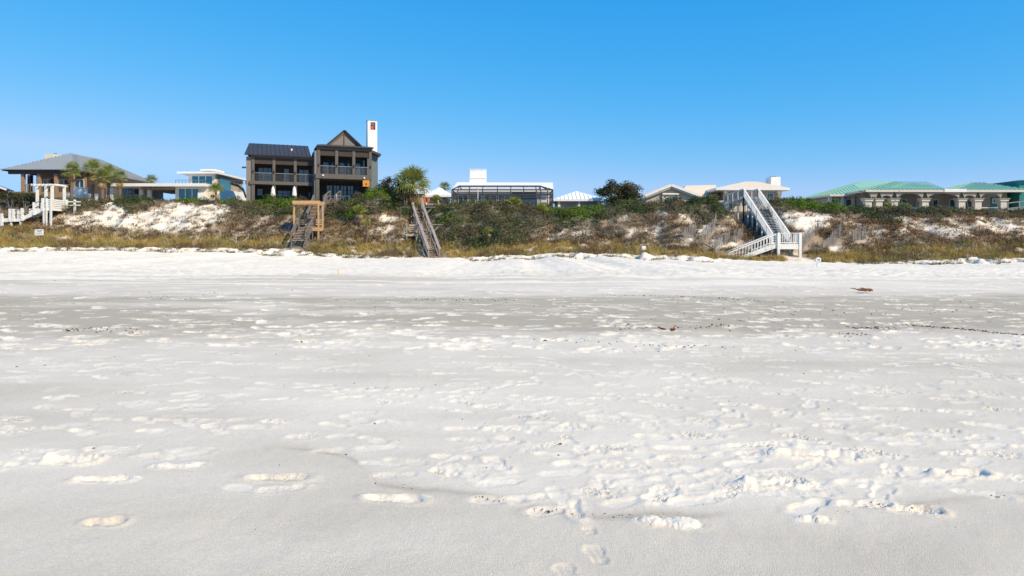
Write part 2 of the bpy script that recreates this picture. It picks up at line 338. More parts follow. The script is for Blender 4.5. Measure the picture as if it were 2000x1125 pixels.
    D = np.clip(D, 0, 1)
    damp = damp*(1-0.97*D)
    dry = np.array([.88, .80, .672]); wet = np.array([.485, .422, .328])
    col = dry[None, None]*(1-damp[..., None])+wet[None, None]*damp[..., None]
    # leaf litter and humus between the plants of the dune, and painted stair shade
    bt = 1000+F*X/69.0
    t = (Y-itp(TOE_Y, bt)); on = sstep(-.1, .6, t)
    PX = 1000+F*X/Y; PY = HZ-(Z-H)*F/Y
    j2 = (fbm(X*1.6, Y*1.6, 3, 93)-.5)*22; j1 = (fbm(X*.55, Y*.55, 3, 91)-.5)*34
    gz = (PY < itp(GRN, PX)+j1*.55+j2*.5) | (t > 11.5)
    sd_ = np.zeros(gz.shape, bool)
    sel = Y > 60
    for p in SAND: sd_[sel] |= in_poly(PX[sel]+j2[sel]*.9, PY[sel]+j2[sel]*.5, p)
    shade_ = (corridor(X, Y, False) & (Y > 68.5)) | ((X > 24.2) & (X < 28.9) & (Y > 68) & (Y < 97))  # ground under the stairs and in the gully, painted dark as shade
    litter_shade = on*np.where(gz | shade_, .9, np.clip(.45+2.4*(fbm(X*.8, Y*.8, 3, 95)*-1+.64), .15, .92))*np.where(sd_, .10, 1)
    brown = np.where((gz | shade_)[..., None], np.array([.12, .095, .065]), np.array([.27, .19, .12]))
    col = col*(1-litter_shade[..., None])+brown*litter_shade[..., None]
    rs = int(np.searchsorted(Ys, 60.0))
    for name, a, b in (('beach', 0, rs+1), ('dune', rs, nr)):
        n = b-a
        co = np.stack([X[a:b], Y[a:b], Z[a:b]], -1).reshape(-1, 3).astype(np.float32)
        i = np.arange((n-1)*nc).reshape(n-1, nc)[:, :-1].ravel()
        q = np.stack([i, i+1, i+nc+1, i+nc], 1).astype(np.int32)
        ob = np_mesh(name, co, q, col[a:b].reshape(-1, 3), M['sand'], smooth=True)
        da = ob.data.attributes.new('dis', 'FLOAT', 'POINT'); da.data.foreach_set('value', np.ascontiguousarray(Bp[a:b], np.float32).ravel())
        tag(ob, kind='structure')
def np_mesh(name, co, q, col, material, smooth=False, parent=None, org=None):
    me = bpy.data.meshes.new(name)
    if org is not None: co = co-np.array(org, np.float32)
    nv, nf = len(co), len(q); k = q.shape[1]
    me.vertices.add(nv); me.vertices.foreach_set('co', np.ascontiguousarray(co, np.float32).ravel())
    me.loops.add(nf*k); me.loops.foreach_set('vertex_index', np.ascontiguousarray(q, np.int32).ravel())
    me.polygons.add(nf); me.polygons.foreach_set('loop_start', np.arange(nf, dtype=np.int32)*k)
    me.update(calc_edges=True)
    me.polygons.foreach_set('use_smooth', np.full(nf, smooth))
    if col is not None:
        at = me.attributes.new('col', 'FLOAT_COLOR', 'POINT')
        at.data.foreach_set('color', np.concatenate([col, np.ones((nv, 1))], 1).astype(np.float32).ravel())
    me.materials.append(material); me.validate()
    ob = bpy.data.objects.new(name, me); link(ob, parent)
    if parent is None and org is not None: ob.location = org
    return ob
def sand_mat():
    m = mat('sand', None, 0.9, 0.10, 55, 0.5, 190, attr='col', spec=0.15)
    N = m.node_tree.nodes; L = m.node_tree.links; b = N['Principled BSDF']; old = b.inputs['Normal'].links[0].from_socket
    at = N.new('ShaderNodeAttribute'); at.attribute_name = 'dis'; geo = N.new('ShaderNodeNewGeometry')
    n = N.new('ShaderNodeTexVoronoi'); n.inputs['Scale'].default_value = 40; n.inputs['Detail'].default_value = 2; L.new(geo.outputs['Position'], n.inputs['Vector'])
    mu = N.new('ShaderNodeMath'); mu.operation = 'MULTIPLY'; L.new(at.outputs['Fac'], mu.inputs[0]); mu.inputs[1].default_value = 0.7
    bp = N.new('ShaderNodeBump'); bp.inputs['Distance'].default_value = 0.03; L.new(mu.outputs[0], bp.inputs['Strength']); L.new(n.outputs['Distance'], bp.inputs['Height'])
    L.new(old, bp.inputs['Normal']); L.new(bp.outputs[0], b.inputs['Normal']); return m
M['sand'] = sand_mat()
build_terrain()
bk = MB().add([(-3000,-3000,-1.2),(3000,-3000,-1.2),(3000,3000,-1.2),(-3000,3000,-1.2)], [(0,1,2,3)]).build('ground', mat('flat sand', (.6,.58,.55), .9, .1, .2)); tag(bk, kind='structure')
# ------------------------------------------------------------------ dune plants
BRIGHT = [(735,373,52,13), (400,389,62,9), (1130,410,62,13), (1655,399,70,7), (1560,402,60,10), (700,408,20,16), (520,392,60,8), (880,430,30,8)]
def leaves(P, Nn, size, asp, colr):
    """one folded rhombic leaf for each point: P, preferred normal, size, aspect, colour"""
    n = len(P)
    a = rng.normal(size=(n,3)); nn = Nn+rng.normal(size=(n,3))*0.55; nn /= np.linalg.norm(nn, axis=1, keepdims=True)
    a -= nn*(a*nn).sum(1, keepdims=True); a /= np.linalg.norm(a, axis=1, keepdims=True); b = np.cross(nn, a)
    s = size[:, None]; w = s*asp
    v = np.stack([P-a*s*.5, P+b*w*.5-nn*w*.15, P+a*s*.5, P-b*w*.5-nn*w*.15], 1).reshape(-1,3)
    i = np.arange(n)*4
    return v, np.stack([i, i+1, i+2, i+3], 1), np.repeat(colr, 4, 0)
def blades(P, D, ln, wd, colr):
    """bent tapering blade: base, direction, length, width -> quad + triangle as two quads"""
    n = len(P); side = np.cross(D, np.array([0.,0.,1.])); side += rng.normal(size=(n,3))*0.3
    side /= np.linalg.norm(side, axis=1, keepdims=True); side *= wd[:, None]/2
    mid = P+D*(ln*.55)[:, None]
    lean = np.stack([D[:,0], D[:,1], np.zeros(n)], 1)*0.5
    tip = mid+(D+lean-np.array([0,0,.15]))*(ln*.45)[:, None]
    v = np.stack([P-side, P+side, mid+side*.7, mid-side*.7, tip], 1).reshape(-1,3)
    i = np.arange(n)*5
    q = np.concatenate([np.stack([i,i+1,i+2,i+3],1), np.stack([i+3,i+2,i+4,i+4],1)])
    return v, q, np.repeat(colr, 5, 0)
def cvar(base, n, v=0.25):
    base = np.array(base, float); f = 1+rng.normal(size=(n,1))*v
    return np.clip(base[None]*np.clip(f, .35, 1.9)*(1+rng.normal(size=(n,3))*0.06), 0.005, .9)
def quad_tri(q):   # (a,b,c,c) quads become triangles elsewhere: split meshes into quads and tris
    t = q[:,2] == q[:,3]; return q[~t], q[t][:, :3]
def stuff_mesh(name, parts, label=None, cat=None):
    V=[]; Q=[]; C=[]; n=0
    for v,q,c in parts: V.append(v); Q.append(q+n); C.append(c); n += len(v)
    V=np.concatenate(V); Q=np.concatenate(Q); C=np.concatenate(C)
    qq, tt = quad_tri(Q)
    T = np.concatenate([tt, qq[:, [0,1,2]], qq[:, [0,2,3]]])
    o = np_mesh(name, V.astype(np.float32), T, C, M['plant'])
    tag(o, label, cat, kind='stuff'); return o
def scatter(n, x0, x1, y0, y1):
    x = rng.uniform(x0, x1, n); Y = rng.uniform(y0, y1, n)
    z = terrain(x, Y); px = 1000+F*x/Y; py = HZ-(z-H)*F/Y
    return x, Y, z, px, py
def dune_plants():
    N = 36000
    x, Y, z, px, py = scatter(N, -68, 68, 62, 86)
    yt = itp(TOE_Y, 1000+F*x/69.0); t = Y-yt
    jit = (fbm(x*.55, Y*.55, 3, 91)-.5)*34; jit2 = (fbm(x*1.6, Y*1.6, 3, 93)-.5)*22
    g = itp(GRN, px)+jit*.55+jit2*.5; gs = itp(GRS, px)+jit2*.4
    sand = np.zeros(N, bool)
    for p in SAND: sand |= in_poly(px+jit2*.9, py+jit2*.5, p)
    cor = corridor(x, Y)
    spots = fbm(x*.8, Y*.8, 3, 95)
    ok = ~cor & (t > 0.1)
    green = ok & (py < g) & (~sand | (rng.random(N) < .05)) & (t < 16.5)
    grass = ok & (py > gs) & (t < 6)
    brush = ok & ~green & ~grass & (t < 14) & ((spots < .64) | (rng.random(N) < .5)) & (~sand | (rng.random(N) < .25))
    # ---- green scrub, low rounded clumps
    def clumps(idx, r0, r1, h0, h1, nl, ls, cols, asp=.55):
        n = len(idx); rad = rng.uniform(r0, r1, n); hh = rng.uniform(h0, h1, n)
        ci = np.repeat(np.arange(n), nl); m = len(ci)
        th = rng.uniform(0, 2*np.pi, m); ph = np.arccos(rng.uniform(-.05, 1, m)); rr = rng.uniform(.55, 1.05, m)**.6
        d = np.stack([np.sin(ph)*np.cos(th), np.sin(ph)*np.sin(th), np.cos(ph)], 1)
        P = np.stack([x[idx][ci]+d[:,0]*rad[ci]*rr, Y[idx][ci]+d[:,1]*rad[ci]*rr, z[idx][ci]-.05+d[:,2]*hh[ci]*rr], 1)
        base = cols[ci]*(1+rng.normal(size=(m,1))*.22)*(1+rng.normal(size=(m,3))*.05)
        return leaves(P, d+np.array([0,0,.35]), rng.uniform(ls*.6, ls*1.3, m), asp, np.clip(base, .006, .8))
    gi = np.nonzero(green)[0]; front = t[gi] < 12.5
    gi = gi[front | (rng.random(len(gi)) < .55)]
    hue = fbm(x[gi]*.30, Y[gi]*.5, 3, 97); hue2 = rng.random(len(gi))
    dark = np.array([.058,.088,.030]); olive = np.array([.110,.125,.042]); grey = np.array([.16,.145,.085]); bright = np.array([.115,.185,.022])
    c = np.where((hue < .47)[:,None], dark, olive); c = np.where(((hue > .56) & (hue2 < .6))[:,None], grey, c); c = np.where((hue2 > .90)[:,None], np.array([.15,.115,.07]), c)
    for bx, by, rx, ry in BRIGHT:
        e = ((px[gi]-bx)/rx)**2+((py[gi]-6-by)/ry)**2 < 1+jit2[gi]*.04
        c = np.where((e & (hue2 < .85))[:,None], bright, c)
    c = c*rng.uniform(.7, 1.3, (len(gi),1))
    take = rng.random(len(gi)) < .66; big = (rng.random(len(gi)) < .045) & (t[gi] < 12.5)
    stuff_mesh('dune_scrub', [clumps(gi[take], .25, .60, .22, .55, 50, .17, c[take]), clumps(gi[big], .7, 1.3, .6, 1.15, 330, .17, c[big]*.9)], 'low dark green scrub matted over the upper dune slope', 'scrub')
    # ---- dead brown brush
    bi = np.nonzero(brush)[0]
    n = len(bi); nb = 18; ci = np.repeat(np.arange(n), nb); m = len(ci)
    hue = fbm(x[bi]*.25, Y[bi]*.4, 3, 99)
    gold = np.array([.36,.235,.10]); red = np.array([.26,.165,.092]); grey = np.array([.30,.235,.155])
    c = np.where((hue < .5)[:,None], red, grey); wg = (px[bi] < 130) | ((px[bi] > 640) & (px[bi] < 800)); c = np.where((wg & (rng.random(n) < .7))[:,None], gold*.8, c)
    c = np.where((rng.random(n) < .12)[:,None], np.array([.07,.075,.035]), c)*rng.uniform(.65,1.35,(n,1))
    P = np.stack([x[bi][ci]+rng.normal(size=m)*.22, Y[bi][ci]+rng.normal(size=m)*.22, z[bi][ci]-.03], 1)
    D = np.stack([rng.normal(size=m)*.75, rng.normal(size=m)*.75, rng.uniform(.35,1.1,m)], 1); D /= np.linalg.norm(D,axis=1,keepdims=True)
    cc = np.clip(c[ci]*(1+rng.normal(size=(m,1))*.25), .02, .7)
    pb = blades(P, D, rng.uniform(.2,.6,m), rng.uniform(.03,.07,m), cc)
    m2 = n*8; ci2 = np.repeat(np.arange(n), 8)
    P2 = np.stack([x[bi][ci2]+rng.normal(size=m2)*.28, Y[bi][ci2]+rng.normal(size=m2)*.28, z[bi][ci2]+rng.uniform(.02,.38,m2)], 1)
    pl = leaves(P2, np.tile([0,-.2,1.], (m2,1)), rng.uniform(.07,.17,m2), .6, np.clip(c[ci2]*(1+rng.normal(size=(m2,1))*.25),.02,.7))
    stuff_mesh('dead_brush', [pb, pl], 'tangled brown and grey dead brush on the dune face', 'brush')
    # ---- golden grass along the foot, with upright sea oats
    x2, Y2, z2, px2, py2 = scatter(46000, -68, 68, 62, 81)
    yt2 = itp(TOE_Y, 1000+F*x2/69.0)+(fbm(x2*0.35, x2*0+3.3, 3, 5)-0.5)*1.6; t2 = Y2-yt2
    keep = (t2 > -.15) & ((py2 > itp(GRS, px2)-3+(fbm(x2*1.1,Y2*1.1,3,103)-.5)*24)) & ~corridor(x2, Y2) & (fbm(x2*1.0, Y2*1.0, 3, 105) > .28)
    gi = np.nonzero(keep)[0][:12500]
    n = len(gi); nb = 15; ci = np.repeat(np.arange(n), nb); m = len(ci)
    P = np.stack([x2[gi][ci]+rng.normal(size=m)*.13, Y2[gi][ci]+rng.normal(size=m)*.13, z2[gi][ci]-.03], 1)
    D = np.stack([rng.normal(size=m)*.30-.08, rng.normal(size=m)*.30, np.ones(m)], 1); D /= np.linalg.norm(D,axis=1,keepdims=True)
    hue = fbm(x2[gi]*.4, Y2[gi]*.8, 3, 107)
    c = np.where((hue < .47)[:,None], np.array([.44,.315,.10]), np.array([.34,.285,.10])); c = np.where((hue > .6)[:,None], np.array([.22,.15,.07]), c)*rng.uniform(.7,1.3,(n,1))
    ln = rng.uniform(.25,.70,m)*rng.uniform(.6,1.2,n)[ci]
    pg = blades(P, D, ln, rng.uniform(.02,.045,m), np.clip(c[ci]*(1+rng.normal(size=(m,1))*.2),.03,.8))
    oi = rng.choice(gi, 900); k = len(oi)
    P = np.stack([x2[oi], Y2[oi], z2[oi]], 1); D = np.stack([rng.normal(size=k)*.12, rng.normal(size=k)*.12, np.ones(k)],1); D /= np.linalg.norm(D,axis=1,keepdims=True)
    ln = rng.uniform(.8,1.45,k); ps = blades(P, D, ln, np.full(k,.022), cvar([.40,.30,.13],k))
    tips = P+D*ln[:,None]*.93+np.array([.02,0,0]); pt = leaves(tips, np.tile([0,-1.,0],(k,1)), rng.uniform(.14,.24,k), .35, cvar([.42,.30,.13],k))
    stuff_mesh('dune_grass', [pg, ps, pt], 'golden dune grass and sea oats along the foot of the dune', 'grass')
    # ---- sparse tufts on the white scarp
    x3, Y3, z3, px3, py3 = scatter(22000, -66, 66, 60, 74)
    yt3 = itp(TOE_Y, 1000+F*x3/69.0); t3 = Y3-yt3
    keep = (t3 > -3.4) & (t3 < .4) & (fbm(x3*.9, Y3*.9, 3, 111) > .50) & ~corridor(x3, Y3) & (itp(SCARP, px3) > .15)
    gi = np.nonzero(keep)[0][:2200]; n = len(gi); nb = 12; ci = np.repeat(np.arange(n), nb); m = len(ci)
    P = np.stack([x3[gi][ci]+rng.normal(size=m)*.10, Y3[gi][ci]+rng.normal(size=m)*.10, z3[gi][ci]-.03], 1)
    D = np.stack([rng.normal(size=m)*.6, rng.normal(size=m)*.6, np.ones(m)*.9], 1); D /= np.linalg.norm(D,axis=1,keepdims=True)
    c = np.where((rng.random(n) < .5)[:,None], np.array([.12,.12,.05]), np.array([.20,.15,.075]))
    stuff_mesh('beach_grass', [blades(P, D, rng.uniform(.12,.42,m), rng.uniform(.02,.04,m), np.clip(c[ci]*(1+rng.normal(size=(m,1))*.25),.02,.6))], 'sparse grass tufts on the white sand scarp', 'grass')
dune_plants()
# ------------------------------------------------------------------ buildings
def zoomer(ox, oy, k): return lambda x, y: (ox+x/k, oy+y/k)
def window(parent, x0, x1, y, z0, z1, frame, glass, nx=1, nz=1, depth=0.06, fw=0.07, name='window'):
    """a framed window in a wall facing -Y: parts frame (the window itself) > panes"""
    f = MB()
    f.box(x0, x1, y-depth, y, z0, z0+fw); f.box(x0, x1, y-depth, y, z1-fw, z1)
    for i in range(nx+1):
        xx = x0+(x1-x0-fw)*i/nx; f.box(xx, xx+fw, y-depth-.004, y-.004, z0+.003, z1-.003)
    for j in range(1, nz):
        zz = z0+(z1-z0)*j/nz; f.box(x0+.003, x1-.003, y-depth+.01, y-.01, zz-fw/3, zz+fw/3)
    o = f.build(name, frame, parent)
    for i in range(nx):
        a = x0+(x1-x0-fw)*i/nx+fw; b = x0+(x1-x0-fw)*(i+1)/nx
        MB().box(a, b, y-.035, y-.012, z0+fw, z1-fw).build('pane', glass, o)
    return o
def seams(parent, quad, spacing, material, h=0.065, wd=0.06, lift=0.0):
    """ribs running up a roof face. quad: eave-a, eave-b, top-b, top-a (top may be a point)"""
    a, b, c, d = [Vector(p) for p in quad]; L = (b-a).length; n = max(2, int(L/spacing)); e = (b-a).normalized()
    nrm = (b-a).cross(d-a if (d-a).length > .01 else c-a).normalized()
    if nrm.z < 0: nrm = -nrm
    up = nrm.cross(e).normalized()
    if up.z < 0: up = -up
    for i in range(1, n):
        p = a+e*(L*i/n)
        # march up the slope until leaving the trapezoid
        def inside(q):
            def side(p0, p1): return (p1-p0).cross(q-p0).dot(nrm)
            s1 = side(b, c); s2 = side(c, d) if (c-d).length > .01 else 1e9*(1 if True else 0); s3 = side(d, a)
            sg = 1 if (b-a).cross(q-a).dot(nrm) > 0 else -1
            return s1*sg > 0 and (s2*sg > 0 or (c-d).length < .01) and s3*sg > 0
        t = 0.0
        lo, hi = 0.02, 30.0
        for _ in range(24):
            mid = (lo+hi)/2
            if inside(p+up*mid): lo = mid
            else: hi = mid
        if lo > 0.25:
            o = nrm*(h/2+lift); MB().beam(p+o, p+up*lo+o, wd, h).build('seam', material, parent)
def hip_roof(parent, x0, x1, y0, y1, ze, ridge_a, ridge_b, material, th=0.18, seam=None, seam_mat=None, name='roof', fascia=None, faces='flrb'):
    """hip roof over a rectangle with a ridge between two points; faces front, left, right, back"""
    A, B, C, D = Vector((x0,y0,ze)), Vector((x1,y0,ze)), Vector((x1,y1,ze)), Vector((x0,y1,ze)); P, Q = Vector(ridge_a), Vector(ridge_b)
    m = MB().add([A,B,C,D,P,Q], [(0,1,5,4) if (P-Q).length > .01 else (0,1,4), (1,2,5), (2,3,4,5), (3,0,4), (3,2,1,0)]) if abs(P.y-Q.y) < abs(P.x-Q.x)+.01 else \
        MB().add([A,B,C,D,P,Q], [(0,1,4), (1,2,5,4), (2,3,5), (3,0,4,5), (3,2,1,0)])
    o = m.build(name, material, parent)
    f = MB(); t = th
    f.box(x0-.02, x1+.02, y0-.03, y0+.02, ze-t, ze+.02); f.box(x0-.03, x0+.02, y0+.021, y1-.021, ze-t, ze+.02); f.box(x1-.02, x1+.03, y0+.021, y1-.021, ze-t, ze+.02); f.box(x0-.02, x1+.02, y1-.02, y1+.03, ze-t, ze+.02)
    f.build('fascia', fascia or material, o)
    if seam:
        along_x = abs(P.y-Q.y) < abs(P.x-Q.x)+.01
        if along_x:
            seams(o, (A,B,Q,P), seam, seam_mat or material)
            seams(o, (D,A,P,P), seam, seam_mat or material); seams(o, (B,C,Q,Q), seam, seam_mat or material)
        else:
            seams(o, (A,B,P,P), seam, seam_mat or material); seams(o, (B,C,Q,P), seam, seam_mat or material); seams(o, (D,A,P,Q), seam, seam_mat or material)
    return o
def gz_(x, Y): return tz(x, Y)-0.35

# ---- grey hip-roofed house far left
def grey_house():
    z1 = zoomer(0, 280, 4.686); Yf = 92
    ze = 11.6; base = gz_(-64, 95)
    r = thing('hip_roof_house', 'tan brown house with wide pale grey metal hip roof and open porch', 'house', (-64, 95, base))
    x0, x1 = sX(4, Yf), sX(141, Yf)
    rf = hip_roof(r, x0, x1, Yf, 114, ze, (-64.3, 99.6, 14.65), (-64.6, 107, 14.65), M['greyroof'], .22, 0.42, M['greyroof'], fascia=M['darkshutter'])
    # lower flared skirt of the roof
    MB().slab([(x0-.25, Yf-.3, ze-.06), (x1+.25, Yf-.3, ze-.06), (x1-.9, Yf+1.6, ze+.62), (x0+.9, Yf+1.6, ze+.62)], .05).build('roof_skirt', M['greyroof'], r)
    MB().box(x0+.5, x1-.5, Yf+.4, Yf+.75, ze-.62, ze-.2).build('porch_beam', M['darkshutter'], r)
    dz = sZ(374, Yf)
    for p in (39.5, 71.5, 104.6, 136.6):
        x = sX(p, Yf); MB().box(x-.2, x+.2, Yf+.38, Yf+.78, base, ze-.62).build('porch_post', M['brownpost'], r)
    for p in (58.7,):
        x = sX(p, 98); MB().box(x-.25, x+.25, 97.8, 98.3, base, ze-.2).build('porch_post', M['darkshutter'], r)
    wx = sX(71, 95.5)
    MB().box(wx, x1-.5, 95.5, 113, base, ze-.15).build('wall', M['brownwall'], r)
    MB().box(x0+.6, x1-.5, Yf+.4, 95.4, base, dz).build('porch_floor', M['brownpost'], r)
    for a, b, c, d in ((400,470,325,372), (548,625,330,382), (690,772,330,400)):
        q0 = z1(a, c); q1 = z1(b, d)
        window(r, sX(q0[0],95.5), sX(q1[0],95.5), 95.49, sZ(q1[1],95.5)-.3, sZ(q0[1],95.5), M['white'], M['glass'], 2, 1)
    for a in (372, 476, 520, 632):
        q = z1(a, 330); x = sX(q[0],95.5); MB().box(x-.28, x+.28, 95.42, 95.485, dz+.1, sZ(q[1],95.5)).build('shutter', M['darkshutter'], r)
    rl = MB().box(sX(41,Yf), sX(135,Yf), Yf+.5, Yf+.58, dz+.95, dz+1.03).build('porch_railing', M['brownpost'], r)
    bm = box_mesh('baluster', .05, .05, .9, M['brownpost'])
    for i in range(24): piece('baluster', bm, (sX(42+i*3.9, Yf), Yf+.54, dz+.5), rl)
    c = MB().box(sX(96,104), sX(113,104), 103, 105, 12, sZ(302,104)).build('chimney', M['cream'], r)
    MB().tube([(sX(108,104),104,sZ(302,104)), (sX(108,104),104,sZ(299,104))], [.22,.22], 8).build('flue', M['steel'], c)
    # wing to the right, seen past the palms
    MB().box(x1-.5, x1+.02, 96, 112.5, base, ze-.2).build('side_wall', M['darkshutter'], r)
    g = thing('garden_wall', 'low white garden wall with square pier in front of the palms', 'wall', (sX(155,88), 88, gz_(sX(155,88),88)))
    b2 = gz_(sX(155,88), 88)
    MB().box(sX(122,88), sX(190,88), 88, 88.3, b2, sZ(378,88)).build('wall_panel', M['white'], g)
    MB().box(sX(146,88), sX(164,88), 87.6, 88.8, b2, sZ(367,88)).build('pier', M['white'], g)
    MB().box(sX(146,88)-.06, sX(164,88)+.06, 87.54, 88.86, sZ(367,88), sZ(367,88)+.08).build('pier_cap', M['white'], g)
    # dark gable at the very edge of the picture
    b3 = gz_(-86, 112)
    h = thing('dark_roof_house', 'dark shingled gable end of a neighbouring house beyond the scrub', 'house', (-86, 114, b3))
    MB().box(-96, -83.6, 112, 113.3, b3, sZ(368,112)).build('wall', M['siding'], h)
    MB().add([(-97,111.5,sZ(372,112)), (-82.6,111.5,sZ(372,112)), (-89.8,111.5,sZ(340,112)), (-97,113.5,sZ(372,112)), (-82.6,113.5,sZ(372,112)), (-89.8,113.5,sZ(340,112))], [(0,1,2),(1,4,5,2),(3,0,2,5),(4,3,5),(0,3,4,1)]).build('roof', M['siding'], h)
    MB().beam((-82.5,111.4,sZ(371,112)), (-89.8,111.4,sZ(339,112)), .12, .3).build('rake_board', M['white'], h)
grey_house()

# ---- white flat-roofed modern house
def modern_house():
    z2 = zoomer(200, 280, 4.687); Yf = 90; base = gz_(sX(310,Yf), Yf)
    r = thing('modern_house', 'white flat-roofed modern house with teal glass and upper tower room', 'house', (sX(310,Yf), Yf+3, base))
    W_ = M['white']
    MB().box(sX(209,Yf), sX(407,Yf), Yf-1, Yf+9, sZ(365,Yf), sZ(359.3,Yf)).build('flat_roof', W_, r)
    MB().box(sX(341,Yf), sX(405,Yf), Yf+.2, Yf+8, base, sZ(365,Yf)).build('wall', M['cream'], r)
    window(r, sX(347,Yf), sX(388,Yf), Yf+.19, base+.4, sZ(367.5,Yf), W_, M['tealglass'], 3, 1)
    MB().box(sX(389,Yf), sX(401,Yf), Yf-.4, Yf+.15, base, sZ(376,Yf)).build('planter', W_, r)
    MB().box(sX(209,Yf), sX(222,Yf), Yf-.2, Yf+2, base, sZ(366,Yf)).build('left_wall', W_, r)
    MB().box(sX(222,94), sX(290,94), 94, 98, base, sZ(365.5,94)).build('back_wall', M['stone'], r)
    window(r, sX(237,94), sX(274,94), 93.99, sZ(381,94), sZ(367,94), W_, M['glass'], 3, 1)
    for p in (276, 292): MB().box(sX(p-3,Yf+1), sX(p+3,Yf+1), Yf+.8, Yf+1.3, base, sZ(365.2,Yf+1)).build('column', W_, r)
    jm = box_mesh('roof_joist', .12, 8.5, .25, M['stone'])
    for i in range(14): piece('roof_joist', jm, (sX(276+i*4.8,Yf), Yf+4, sZ(366,Yf)-.15), r)
    # tower room
    Yt = 92; zt0 = sZ(360,Yt); zt1 = sZ(340,Yt)
    xr = sX(420,Yt)
    MB().box(sX(368.5,Yt), xr, Yt, 101, zt0-.8, zt1).build('tower_wall', M['cream'], r)
    MB().box(xr-.3, xr+.04, Yt+.5, 101.2, base, zt1-.01).build('tower_side_wall', M['stone'], r)
    MB().box(sX(351.5,Yt), sX(422,Yt)+.5, Yt-.9, 102, zt1, sZ(336.5,Yt)).build('tower_roof', W_, r)
    MB().box(sX(391,94), sX(420,94), 94, 97, sZ(333.5,94), sZ(330.3,94)).build('roof_cap', W_, r)
    MB().box(sX(399,94), sX(410,94), 94.5, 96.5, sZ(338,94), sZ(333.5,94)).build('roof_stub', M['brownpost'], r)
    window(r, sX(374.5,Yt), sX(416,Yt), Yt-.01, zt0-.1, sZ(343,Yt), W_, M['tealglass'], 3, 1)
    sw = MB().box(xr+.03, xr+.09, Yt+1, 97, zt0-.6, sZ(345,Yt)).build('side_window', M['darkframe'], r)
    MB().box(xr+.092, xr+.11, Yt+1.1, 96.9, zt0-.5, sZ(345.6,Yt)).build('pane', M['tealglass'], sw)
    MB().hexa([(xr+.1,Yt+.4,base),(xr+.5,Yt+.4,base),(xr+.5,102,base),(xr+.1,102,base)], [(xr+.1,Yt+.4,sZ(369,Yt)),(xr+.5,Yt+.4,sZ(369,Yt)),(xr+.5,102,sZ(377,102)),(xr+.1,102,sZ(377,102))]).build('ramp_wall', W_, r)
    rl = MB(); zr = sZ(352,Yf-.6)
    rl.box(sX(347,Yf), sX(406,Yf), Yf-.62, Yf-.58, zr, zr+.05).box(sX(347,Yf), sX(406,Yf), Yf-.61, Yf-.59, zr-.45, zr-.42)
    o = rl.build('balcony_railing', M['steel'], r)
    pm = box_mesh('rail_post', .05, .05, zr-sZ(359.3,Yf), M['steel'])
    for i in range(10): piece('rail_post', pm, (sX(347.3+i*6.5,Yf), Yf-.6, (zr+sZ(359.3,Yf))/2), o)
modern_house()

